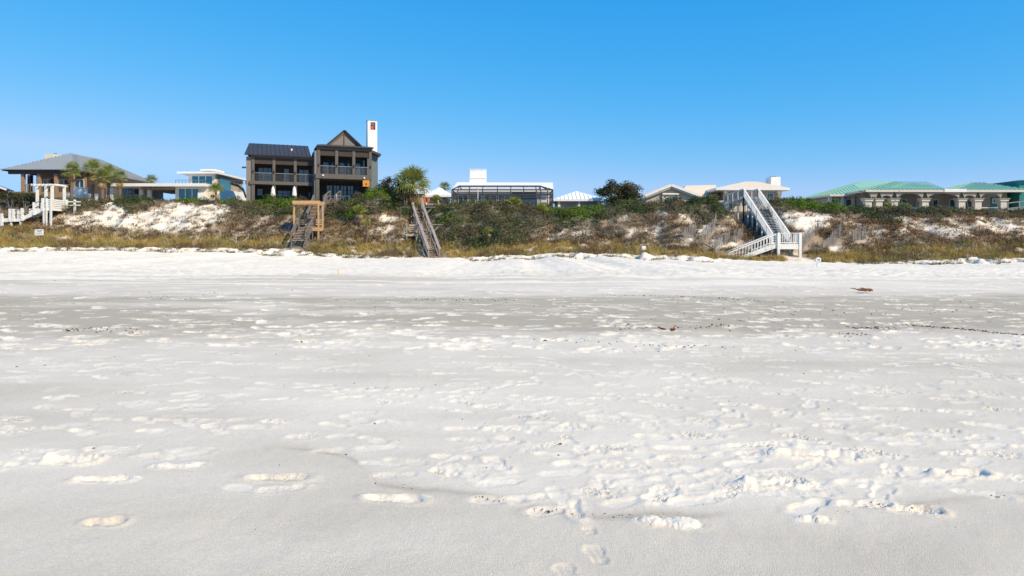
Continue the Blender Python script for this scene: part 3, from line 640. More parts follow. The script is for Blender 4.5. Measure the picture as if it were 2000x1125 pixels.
# ---- big dark house, its front turned a little
def dark_house():
    z3 = zoomer(460, 220, 4.327)
    al = R(21); eu = Vector((math.cos(al), math.sin(al), 0)); ev = Vector((-math.sin(al), math.cos(al), 0))
    P0 = W(482, 478, 85); P0.z = 0
    def uz(zx, zy, v=0.0):
        px, py = z3(zx, zy); d = Vector(((px-1000)/F, 1, (HZ-py)/F)); o = Vector((0,0,H)); p0 = P0+ev*v
        t = (p0-o).dot(ev)/d.dot(ev); q = o+d*t; return (q-P0).dot(eu), q.z
    def L(u, v, z): return P0+eu*u+ev*v+Vector((0,0,z))
    class LB(MB):
        def lb(s, u0, u1, v0, v1, z0, z1):
            return s.hexa([L(u0,v0,z0),L(u1,v0,z0),L(u1,v1,z0),L(u0,v1,z0)], [L(u0,v0,z1),L(u1,v0,z1),L(u1,v1,z1),L(u0,v1,z1)])
    c = L(8, 5, 0); base = min(gz_(c.x, c.y), gz_(L(16,5,0).x, L(16,5,0).y)) - .4
    r = thing('dark_house', 'large dark brown two-storey house with porches, gable and white bell chimney', 'house', (c.x, c.y, base))
    def bx(name, m, u0, u1, v0, v1, z0, z1, par=None): return LB().lb(u0,u1,v0,v1,z0,z1).build(name, m, par or r)
    u_of = lambda x, v=0, y=500: uz(x, y, v)[0]
    # key heights
    zd = (uz(140,565)[1]+uz(660,600)[1])/2          # top of the upper deck, left porch
    zev = (uz(140,345)[1]+uz(620,372)[1])/2         # eave of the left porch
    uA, uB, uC = u_of(90), u_of(140), u_of(670)     # left corner, first post, portico side
    pv = -1.3                                        # portico front stands forward
    pA, pB = u_of(700,pv), u_of(1140,pv)
    zpd = (uz(700,505,pv)[1]+uz(1140,538,pv)[1])/2  # portico deck
    zpt = (uz(700,283,pv)[1]+uz(1140,305,pv)[1])/2  # portico beam top
    zg = uz(800,705,pv)[1]                          # ground floor level
    bv = 2.6                                         # back wall of the porches
    uE = u_of(1190, bv)
    # body
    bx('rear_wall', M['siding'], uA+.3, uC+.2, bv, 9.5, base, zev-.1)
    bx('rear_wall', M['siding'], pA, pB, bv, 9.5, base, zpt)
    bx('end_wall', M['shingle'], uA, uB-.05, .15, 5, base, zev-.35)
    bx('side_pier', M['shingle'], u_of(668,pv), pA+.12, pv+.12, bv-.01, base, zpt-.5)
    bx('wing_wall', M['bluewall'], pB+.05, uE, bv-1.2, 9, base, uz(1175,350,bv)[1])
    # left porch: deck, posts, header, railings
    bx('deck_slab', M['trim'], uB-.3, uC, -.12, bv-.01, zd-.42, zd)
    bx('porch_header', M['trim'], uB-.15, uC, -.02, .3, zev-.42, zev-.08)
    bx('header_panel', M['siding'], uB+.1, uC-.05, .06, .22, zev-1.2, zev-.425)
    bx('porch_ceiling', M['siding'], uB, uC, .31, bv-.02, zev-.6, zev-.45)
    ps = [uB+.12, u_of(325), u_of(505)]
    for u in ps:
        p = bx('porch_post', M['trim'], u-.17, u+.17, 0, .3, zd+.01, zev-.43)
        bx('lantern', M['darkframe'], u-.06, u+.06, -.12, -.01, zd+1.0, zd+1.35, p)
        bx('lower_post', M['trim'], u-.2, u+.2, -.02, .32, base, zd-.43)
    def railing(u0, u1, v, z0, n=7):
        o = LB(); o.lb(u0, u1, v, v+.06, z0+.98, z0+1.05); o = o.build('railing', M['steel'], r)
        for i in range(n): bx('cable', M['steel'], u0, u1, v+.02, v+.035, z0+.12+i*.12, z0+.135+i*.12, o)
        bx('rail_post', M['trim'], (u0+u1)/2-.03, (u0+u1)/2+.03, v, v+.06, z0, z0+.98, o)
    for a, b in ((ps[0]+.2, ps[1]-.2), (ps[1]+.2, ps[2]-.2), (ps[2]+.2, uC-.05)): railing(a, b, .1, zd)
    # windows on a plane at depth v
    def lwin(u0, u1, v, z0, z1, nx, nz=2, frame='darkframe', glass='glass', par=None):
        f = LB(); w = .07
        f.lb(u0,u1,v-.07,v-.001,z0,z0+w); f.lb(u0,u1,v-.07,v-.001,z1-w,z1)
        for i in range(nx+1):
            a = u0+(u1-u0-w)*i/nx; f.lb(a,a+w,v-.075,v-.003,z0+.003,z1-.003)
        for j in range(1,nz):
            zz = z0+(z1-z0)*j/nz; f.lb(u0+.01,u1-.01,v-.06,v-.01,zz-.025,zz+.025)
        o = f.build('window', M[frame], par or r)
        for i in range(nx):
            a = u0+(u1-u0-w)*i/nx+w; b = u0+(u1-u0-w)*(i+1)/nx
            bx('pane', M[glass], a, b, v-.04, v-.015, z0+w, z1-w, o)
    for a, b, y0, y1, n in ((190,318,455,545,3), (405,455,468,545,1), (532,622,478,560,2)):
        lwin(uz(a,y0,bv)[0], uz(b,y0,bv)[0], bv, zd+.1, uz(a,y0,bv)[1], n)
    for a, b, y0, y1, n in ((180,232,640,690,1), (352,490,655,700,3), (615,662,670,705,1)):
        lwin(uz(a,y0,bv)[0], uz(b,y0,bv)[0], bv, uz(a,y1,bv)[1]-.2, uz(a,y0,bv)[1], n)
    # portico
    bx('portico_deck', M['trim'], pA-.35, pB+.12, pv-.14, bv-.012, zpd-.62, zpd)
    bx('portico_beam', M['trim'], pA-.2, pB+.2, pv-.03, pv+.32, zpt-.38, zpt-.02)
    bx('portico_ceiling', M['siding'], pA-.1, pB+.1, pv+.33, bv-.015, zpt-.4, zpt-.2)
    us = [u_of(703,pv), u_of(855,pv), u_of(1000,pv), u_of(1140,pv)]
    for i, u in enumerate(us):
        p = bx('portico_post', M['trim'], u-.18, u+.18, pv, pv+.32, zpd+.01, zpt-.385)
        bx('lantern', M['darkframe'], u-.06, u+.06, pv-.12, pv-.01, zpd+.9, zpd+1.25, p)
        if i: bx('header_screen', M['siding'], us[i-1]+.19, u-.19, pv+.1, pv+.2, zpt-1.15, zpt-.386); railing(us[i-1]+.2, u-.2, pv+.1, zpd)
    for a, b in ((735,828), (875,968), (1012,1100)):
        lwin(uz(a,395,bv)[0], uz(b,395,bv)[0], bv, zpd+.1, uz(a,397,bv)[1], 2)
    for u0, u1 in ((pA-.3, pA+.12), (pB-.35, pB+.1)): bx('portico_pier', M['trim'], u0, u1, pv-.02, pv+.5, base, zpd-.63)
    g0, g1 = uz(765,610,bv)[0], uz(1058,610,bv)[0]
    for i in range(5): lwin(g0+(g1-g0)*i/5+.03, g0+(g1-g0)*(i+1)/5-.03, bv, zg-.2, uz(765,610,bv)[1], 2, 3)
    o0, o1 = uz(1075,595,pv)[0], uz(1130,595,pv)[0]
    pn = bx('cedar_panel', M['orange'], o0, o1, pv-.1, pv-.025, uz(1100,625,pv)[1], uz(1100,570,pv)[1])
    bx('lock', M['darkframe'], (o0+o1)/2-.05, (o0+o1)/2+.1, pv-.14, pv-.101, uz(1100,612,pv)[1], uz(1100,598,pv)[1], pn)
    for zx, zy in ((740,530), (1088,552)):
        u, z = uz(zx, zy, pv-.2); bx('flood_light', M['white'], u-.09, u+.09, pv-.3, pv-.141, z-.1, z+.1)
    # roofs
    ve, vr = -.55, 4.6
    zr = (uz(130,252,vr)[1]+uz(600,287,vr)[1])/2
    a0 = uz(75,382,ve)[0]; zE = zev-.1
    a1 = uz(640,372,ve)[0]; ar = uz(115,250,vr)[0]
    rf = LB()
    rf.slab([L(a0,ve,zE), L(a1,ve,zE), L(a1,vr,zr), L(ar,vr,zr)], .14); rf.slab([L(a1,9.6,zE), L(ar+.4,9.6,zE), L(ar,vr,zr-.005), L(a1,vr,zr-.005)], .14)
    rf.add([L(a0+.3,ve+.3,zE), L(ar,vr,zr-.1), L(ar+.4,9,zE)], [(0,1,2)])
    ro = rf.build('roof', M['darkroof'], r)
    seams(ro, (L(a0,ve,zE), L(a1,ve,zE), L(a1,vr,zr), L(ar,vr,zr)), .5, M['darkroof'], h=.06, wd=.05)
    vu, vz = uz(475,315,2); bx('vent_pipe', M['white'], vu-.09, vu+.09, 1.9, 2.1, vz-.35, vz+.15, ro)
    # portico flat edge and gable behind it
    q0, q1 = uz(690,262,pv-.5)[0], uz(1168,262,pv-.5)[0]
    bx('portico_roof', M['darkroof'], q0, q1, pv-.5, 3, zpt, zpt+.14)
    for i in range(22): bx('rafter_tail', M['trim'], q0+.2+i*(q1-q0-.4)/21-.04, q0+.2+i*(q1-q0-.4)/21+.04, pv-.42, pv-.04, zpt-.1, zpt-.003)
    gv = 1.2
    ga, gza = uz(927,150,gv-.4); gl = uz(755,247,gv-.4)[0]; gr = uz(1085,282,gv-.4)[0]; gb = zpt+.14
    hw = (gr-gl)/2+.15; gc = (gl+gr)/2
    gm = LB()
    gm.slab([L(gc-hw,gv-.4,gb), L(gc,gv-.4,gza), L(gc,10,gza), L(gc-hw,10,gb)][::-1], .12); gm.slab([L(gc,gv-.4,gza), L(gc+hw,gv-.4,gb), L(gc+hw,10,gb), L(gc,10,gza)][::-1], .12)
    gm.build('gable_roof', M['darkroof'], r)
    gw = LB().add([L(gc-hw+.5,gv,gb), L(gc+hw-.5,gv,gb), L(gc,gv,gza-.35)], [(0,1,2)]).build('gable_wall', M['shingle'], r)
    for s in (-1, 1):
        p, q = L(gc+s*(hw-.25),gv-.1,gb+.12), L(gc,gv-.1,gza-.22)
        MB().beam(p, q, .1, .24).build('rake_board', M['trim'], r)
    bx('gable_base_board', M['trim'], gc-hw+.6, gc+hw-.6, gv-.14, gv-.02, gb, gb+.22, gw)
    bx('gable_king_post', M['trim'], gc-.06, gc+.06, gv-.1, gv-.02, gb+.221, gza-.5, gw)
    # pent roof behind the portico front (slopes up to the gable) and the wing roof at the right
    LB().slab([L(q0,pv-.45,zpt+.15), L(q1,pv-.45,zpt+.15), L(q1-.6,gv-.05,zpt+.62), L(q0+.9,gv-.05,zpt+.62)], .08).build('pent_roof', M['darkroof'], r)
    ze2 = uz(1190,385,1)[1]; zt2 = uz(1160,322,1)[1]; ue2 = uz(1222,350,1)[0]
    LB().slab([L(pB-.2,.6,zt2), L(ue2,.6,ze2+.25), L(ue2,9,ze2+.25), L(pB-.2,9,zt2)][::-1], .3).build('wing_roof', M['darkroof'], r)
    # bell chimney
    tv = 6.5
    t0, t1 = uz(1117,200,tv)[0], uz(1197,200,tv)[0]; ztop = uz(1160,68,tv)[1]; zo0, zo1 = uz(1160,145,tv)[1], uz(1160,80,tv)[1]; i0, i1 = uz(1140,110,tv)[0], uz(1183,110,tv)[0]
    ch = LB(); dd = t1-t0
    ch.lb(t0,t1,tv,tv+dd,zt2-2,zo0); ch.lb(t0,t1,tv,tv+dd,zo1,ztop); ch.lb(t0,i0,tv+.002,tv+dd-.002,zo0,zo1); ch.lb(i1,t1,tv+.002,tv+dd-.002,zo0,zo1)
    co = ch.build('bell_chimney', M['white'], r); bx('cap', M['stone'], t0-.05, t1+.05, tv-.05, tv+dd+.05, ztop, ztop+.07, co)
    bc = L((i0+i1)/2, tv+dd/2, 0); bz = zo1-.35; hb = (zo1-zo0)*.62
    MB().tube([(bc.x,bc.y,bz), (bc.x,bc.y,bz-hb*.15), (bc.x,bc.y,bz-hb*.6), (bc.x,bc.y,bz-hb)], [.12,.26,.32,.42], 14).build('bell', M['red'], co, True)
    MB().box(bc.x-.6, bc.x+.6, bc.y-.06, bc.y+.06, bz, bz+.12).build('yoke', M['darkwood'], co)
    # trellis bracket on the left end
    ul = uA
    for v in (1.0, 2.2, 3.4, 4.6):
        pts = [L(ul-.05, v, zd-1.9), L(ul-.35, v, zd-1.0), L(ul-.9, v, zd-.45), L(ul-1.9, v, zd-.12)]
        MB().tube(pts, [.09]*4, 5).build('bracket', M['trim'], r)
    for k in range(6): bx('trellis_bar', M['trim'], ul-1.9+k*.36, ul-1.82+k*.36, .5, 5, zd-.1, zd+.02)
    bx('downlight_shade', M['darkroof'], uA-.5, uA-.02, .3, .9, zd+1.6, zd+1.75)
    # two folded parasols on the terrace
    for k, (zx, side) in enumerate(((317,'left-hand porch bay'), (497,'porch bay beside the glass doors'))):
        u, zt_ = uz(zx, 622, -.7); p = L(u, -.7, 0); b = gz_(p.x, p.y); zb = uz(zx, 705, -.7)[1]
        t = thing('folded_parasol', 'folded white parasol on the dark house terrace, '+('farther from' if k == 0 else 'nearer to')+' the glass doors', 'parasol', (p.x, p.y, b), 'folded parasols on the terrace')
        MB().tube([(p.x,p.y,b), (p.x,p.y,zt_+.1)], [.035,.035], 6).build('pole', M['darkframe'], t)
        MB().tube([(p.x,p.y,zb), (p.x,p.y,zb+.15), (p.x,p.y,zb+.9), (p.x,p.y,zt_-.15), (p.x,p.y,zt_)], [.26,.30,.20,.12,.03], 9).build('canopy', M['canvas'], t)
dark_house()

# ---- white house behind a screened pool cage, with pavilions
def cage_house():
    z5 = zoomer(840, 310, 5.358); Y = 84; bs = gz_(sX(980,Y), Y)
    X = lambda zx, y=Y: sX(z5(zx,0)[0], y); Z = lambda zy, y=Y: sZ(z5(0,zy)[1], y)
    h = thing('white_house', 'low white house with broad square chimney behind a screened pool cage', 'house', (X(760,94), 96, bs))
    MB().box(X(240,93), X(1270,93), 92.2, 103, bs, Z(325,93)).build('wall', M['white'], h)
    MB().add([(X(225,91.5),91.5,Z(322,91.5)), (X(1292,91.5),91.5,Z(322,91.5)), (X(1285,97),97,Z(249,97)), (X(285,97),97,Z(246,97)), (X(1292,91.5),104,Z(322,91.5)), (X(225,91.5),104,Z(322,91.5))], [(0,1,2,3),(1,4,2),(4,5,3,2),(5,0,3),(5,4,1,0)]).build('roof', M['whiteroof'], h)
    MB().box(X(222,91.4), X(1294,91.4), 91.38, 91.47, Z(345,91.4), Z(318,91.4)).build('fascia', M['white'], h)
    for a, b in ((300,400), (420,540), (570,700), (715,840), (1120,1150)): window(h, X(a,93), X(b,93), 92.19, bs+.3, Z(385,93), M['white'], M['glass'], 2, 1)
    window(h, X(860,93), X(1110,93), 92.19, bs+.2, Z(355,93), M['darkframe'], M['glass'], 4, 1)
    c = MB().hexa([(X(412,98),98,Z(275,98)),(X(585,98),98,Z(275,98)),(X(585,98),100,Z(275,98)),(X(412,98),100,Z(275,98))], [(X(418,98),98,Z(113,98)),(X(585,98),98,Z(113,98)),(X(585,98),100,Z(113,98)),(X(418,98),100,Z(113,98))]).build('chimney', M['white'], h)
    MB().box(X(414,98)-.05, X(588,98), 97.93, 100.05, Z(114,98), Z(108,98)).build('chimney_cap', M['white'], c)
    MB().box(X(412,98), X(586,98), 97.94, 97.99, Z(208,98), Z(203,98)).build('joint_line', M['cream'], c)
    cg = thing('pool_cage', 'dark framed insect-screen pool cage in front of the white house', 'pool cage', (X(755), Y+3, bs))
    fr = M['screenframe']; yb = 91.2
    xl, xr = X(228), X(1285); xi, xj = X(290), X(1160); zt, ze, zb_ = Z(286), Z(325), bs
    ys = Y+1.6
    def bar(a, b, w=.11): MB().beam(a, b, w, w).build('frame_bar', fr, cg)
    cols = [228,290,410,550,705,845,980,1110,1158,1230,1285]
    for zx in cols:
        x = X(zx); bar((x,Y,zb_), (x,Y,ze), .12)
    for zx in cols[1:-1]:
        x = X(zx); xt = min(max(x, xi), xj); bar((x,Y,ze), (xt,ys,zt+.12), .10)
    for zy, w in ((325,.14), (376,.16), (408,.10)): bar((xl,Y,Z(zy)), (xr,Y,Z(zy)), w)
    bar((xi,ys,zt+.12), (xj,ys,zt+.12), .18); bar((xl,Y,ze), (xi,ys,zt+.12), .12); bar((xr,Y,ze), (xj,ys,zt+.12), .12)
    bar((xi,ys,zt+.12), (xi,yb,zt+.12)); bar((xj,ys,zt+.12), (xj,yb,zt+.12))
    for s, x in ((-1, xl), (1, xr)):
        bar((x,Y,ze), (x,yb,ze)); bar((x,Y,Z(376)), (x,yb,Z(376)))
        for yy in (86.4, 88.8, yb): bar((x,yy,zb_), (x,yy,ze), .10)
        MB().add([(x,Y,zb_),(x,yb,zb_),(x,yb,ze),(x,Y,ze)], [(0,1,2,3)]).build('screen_panel', M['screen'], cg)
    for a, b in zip(cols[:-1], cols[1:]):
        MB().add([(X(a),Y+.02,zb_),(X(b),Y+.02,zb_),(X(b),Y+.02,ze),(X(a),Y+.02,ze)], [(0,1,2,3)]).build('screen_panel', M['screen'], cg)
    MB().add([(xl,Y,ze),(xr,Y,ze),(xj,ys,zt+.12),(xi,ys,zt+.12)], [(0,1,2,3)]).build('screen_panel', M['screen'], cg)
    MB().add([(xi,ys,zt+.12),(xj,ys,zt+.12),(xj,yb,zt+.12),(xi,yb,zt+.12)], [(0,1,2,3)]).build('screen_panel', M['screen'], cg)
    x = X(500,81.5); b = gz_(x, 81.5)
    lp = thing('lamp_post', 'thin white lamp post standing before the pool cage', 'lamp post', (x, 81.5, b))
    MB().tube([(x,81.5,b), (x,81.5,Z(318,81.5))], [.05,.04], 7).build('pole', M['white'], lp)
    MB().tube([(x,81.5,Z(318,81.5)), (x,81.5,Z(312,81.5)), (x,81.5,Z(303,81.5)), (x,81.5,Z(299,81.5))], [.05,.12,.12,.02], 8).build('lantern', M['white'], lp)
    for nm, x0, x1, ax, ya, ye, Yp, lab in (('pavilion', 826, 883, 858, 366.5, 381.5, 90, 'small white hip-roofed pavilion behind the cabbage palm'), ('pavilion', 1080, 1183, 1125.5, 374, 389.5, 88, 'white pyramid-roofed pavilion between the pool cage and round-crowned tree')):
        a, b = sX(x0,Yp), sX(x1,Yp); d = (b-a)*.8; bb = gz_((a+b)/2, Yp); zz = sZ(ye,Yp)
        p = thing(nm, lab, 'pavilion', ((a+b)/2, Yp+d/2, bb))
        apex = (sX(ax,Yp+d/2), Yp+d/2, sZ(ya,Yp+d/2))
        hip_roof(p, a, b, Yp, Yp+d, zz, apex, (apex[0]+.02, apex[1], apex[2]), M['whiteroof'], .22, .5, M['whiteroof'], fascia=M['whiteroof'])
        MB().box(a+.5, b-.5, Yp+.6, Yp+d-.5, bb, zz-.1).build('wall', M['stone'], p)
        for f in (.12, .5, .88): MB().box(a+(b-a)*f-.15, a+(b-a)*f+.15, Yp+.3, Yp+.59, bb, zz-.1).build('column', M['white'], p)
    # far roof peeping left of the first pavilion
    a, b = sX(800,98), sX(852,98); bb = gz_(a, 98); p = thing('far_pavilion', 'white roof showing between the palm and the small pavilion', 'pavilion', ((a+b)/2, 99, bb))
    hip_roof(p, a, b, 98, 102, sZ(376,98), (sX(826,100),100,sZ(366,100)), (sX(830,100),100,sZ(366,100)), M['whiteroof'], .2)
    MB().box(a+.4, b-.4, 98.4, 101.5, bb, sZ(377,98)).build('wall', M['stone'], p)
cage_house()

# ---- beige house with cream tile roofs
def tile_house():
    z6 = zoomer(1120, 330, 5.92); z7 = zoomer(1320, 330, 5.627); Y = 88
    bs = gz_(sX(1330,Y), Y)
    r = thing('tile_roof_house', 'beige stucco house with cream tile roofs, arched gable window and chimney', 'house', (sX(1400,Y), Y+5, bs))
    a, za = z6(800,312); b, zb = z6(1482,306); c, zc = z6(1135,185)
    xa, xb, xc = sX(a,Y), sX(b,Y), sX(c,Y); ea = sZ((za+zb)/2+1,Y); ap = sZ(zc,Y)
    MB().add([(xa+.5,Y+.5,bs),(xb-.5,Y+.5,bs),(xb-.5,Y+.5,ea-.05),(xc,Y+.5,ap-.3),(xa+.5,Y+.5,ea-.05),(xa+.5,Y+9,bs),(xb-.5,Y+9,bs),(xb-.5,Y+9,ea-.05),(xa+.5,Y+9,ea-.05)],
             [(0,1,2,3,4),(5,0,4,8),(1,6,7,2)]).build('gable_wall', M['beige'], r)
    m = MB(); m.slab([(xa,Y,ea),(xc,Y,ap),(xc,Y+9.5,ap),(xa,Y+9.5,ea)][::-1], .16); m.slab([(xc,Y,ap),(xb,Y,ea),(xb,Y+9.5,ea),(xc,Y+9.5,ap)][::-1], .16)
    m.build('gable_roof', M['tile'], r)
    for s, xx in ((0, xa), (1, xb)):
        MB().beam((xx,Y-.06,ea-.06), (xc,Y-.06,ap-.06), .1, .26).build('rake_board', M['white'], r)
        MB().beam((xx,Y+.1,ea-.32), (xc,Y+.1,ap-.32), .1, .16).build('rake_trim', M['cream'], r)
    # arched window with hood and pilasters
    q0, zy0 = z6(1050,350); q1, zy1 = z6(1215,318); x0, x1 = sX(q0,Y+.5), sX(q1,Y+.5); zz = sZ(zy0,Y+.5); hh = sZ(zy1,Y+.5)-zz; xm = (x0+x1)/2; rw = (x1-x0)/2
    pts = [(xm+rw*math.cos(t), Y+.42, zz+hh*math.sin(t)) for t in np.linspace(0, math.pi, 13)]
    aw = MB().add(pts, [list(range(13))[::-1]]).build('arched_window', M['glass'], r)
    for i in range(12): MB().beam(pts[i], pts[i+1], .1, .14).build('arch_trim', M['white'], aw)
    for t in (.25, .5, .75): MB().beam((xm,Y+.4,zz), (xm+rw*math.cos(math.pi*t),Y+.4,zz+hh*math.sin(math.pi*t)), .05, .05).build('glazing_bar', M['white'], aw)
    window(r, x0, x1, Y+.49, zz-.75, zz-.06, M['white'], M['glass'], 3, 1)
    hx0, hx1 = sX(z6(1035,0)[0],Y), sX(z6(1225,0)[0],Y); hz0, hz1 = sZ(z6(0,302)[1],Y), sZ(z6(0,280)[1],Y)
    MB().tube([(hx0,Y+.3,(hz0+hz1)/2), (hx1,Y+.3,(hz0+hz1)/2)], [.16,.16], 10).build('shutter_hood', M['cream'], r)
    for xx in (hx0+.08, hx1-.08): MB().box(xx-.1, xx+.1, Y+.3, Y+.49, bs, hz0).build('pilaster', M['cream'], r)
    for zx in (960, 1285): x = sX(z6(zx,0)[0],Y); MB().box(x-.5, x+.5, Y+.35, Y+.49, bs, sZ(z6(0,358)[1],Y)).build('pier', M['beige'], r)
    # tile roofs: connecting wing and main hip
    def tile_roof(x0, x1, y0, y1, ze, pa, pb, name='tile_roof'):
        o = hip_roof(r, x0, x1, y0, y1, ze, pa, pb, M['tile'], .28, None, M['tile'], name, M['white']); return o
    w0, w1 = sX(1372,93), sX(1402,93)
    tile_roof(sX(1325,93), sX(1402,93), 93, 101, sZ(381,93), (sX(1340,97),97,sZ(362.5,97)), (sX(1398,97),97,sZ(361,97)))
    MB().box(sX(1330,93)+.3, w1-.3, 93.6, 100.5, bs, sZ(383,93)).build('wing_wall', M['beige'], r)
    Y2 = 90; e0, e1 = sX(z7(440,0)[0],Y2), sX(z7(1250,0)[0],Y2); ze = sZ(z7(0,208)[1],Y2)
    tile_roof(e0, e1, Y2, Y2+11, ze, (sX(z7(770,0)[0],Y2+5),Y2+5,sZ(z7(0,138)[1],Y2+5)), (sX(z7(900,0)[0],Y2+5),Y2+5,sZ(z7(0,140)[1],Y2+5)))
    MB().box(e0+.05, e1-.05, Y2+.05, Y2+10.9, ze-.36, ze-.29).build('soffit', M['cream'], r)
    MB().box(sX(z7(555,0)[0],Y2+1.5), sX(z7(1145,0)[0],Y2+1.5), Y2+1.5, Y2+10, bs, ze-.37).build('main_wall', M['beige'], r)
    for zx in (555, 1140):
        x = sX(z7(zx,0)[0],Y2+1); MB().box(x-.25, x+.25, Y2+.9, Y2+1.48, bs, ze-.37).build('corner_column', M['cream'], r)
    for a, b in ((590,652), (998,1075)): window(r, sX(z7(a,0)[0],Y2+1.5), sX(z7(b,0)[0],Y2+1.5), Y2+1.49, bs+.6, sZ(z7(0,264)[1],Y2+1.5), M['white'], M['tealglass'], 1, 1)
    for zx in (550, 840, 1135):
        x = sX(z7(zx,0)[0],Y2); MB().box(x-.08, x+.08, Y2+.15, Y2+.9, ze-.6, ze-.37).build('eave_bracket', M['cream'], r)
    for zx in (450, 515): x = sX(z7(zx,0)[0],Y2+6); MB().box(x-.15, x+.15, Y2+5.8, Y2+6.2, bs, ze-.37).build('porch_post', M['beige'], r)
    MB().box(sX(z7(425,0)[0],Y2+8), sX(z7(560,0)[0],Y2+8), Y2+8, Y2+8.3, bs, ze-.37).build('porch_wall', M['beige'], r)
    Yc = 96; c0, c1 = sX(1506,Yc), sX(1524.5,Yc)
    ch = MB().box(c0, c1, Yc, Yc+2, ze, sZ(345.5,Yc)).build('chimney', M['white'], r); MB().box(c0+.3, c1-.5, Yc+.3, Yc+1.5, sZ(345.5,Yc), sZ(343.5,Yc)).build('chimney_cap', M['steel'], ch)
    # white terrace railings
    for x0, x1, zt in ((sX(1390,86), sX(1423,86), sZ(392,86)), (sX(1523,88), sX(1548,88), sZ(387.5,88))):
        yy = 86 if x0 < 30 else 88; b0 = gz_((x0+x1)/2, yy)
        t = MB().box(x0, x1, yy, yy+.08, zt-.09, zt).build('terrace_railing', M['white'], r); MB().box(x0, x1, yy+.01, yy+.07, zt-1.0, zt-.93).build('bottom_rail', M['white'], t)
        bm = box_mesh('baluster', .06, .05, .84, M['white']); n = int((x1-x0)/.2)
        for i in range(n+1): piece('baluster', bm, (x0+.04+(x1-x0-.08)*i/n, yy+.04, zt-.51), t)
        MB().box(x0, x1, yy+.1, yy+2.5, zt-1.5, zt-1.02).build('terrace', M['white'], r)
tile_house()

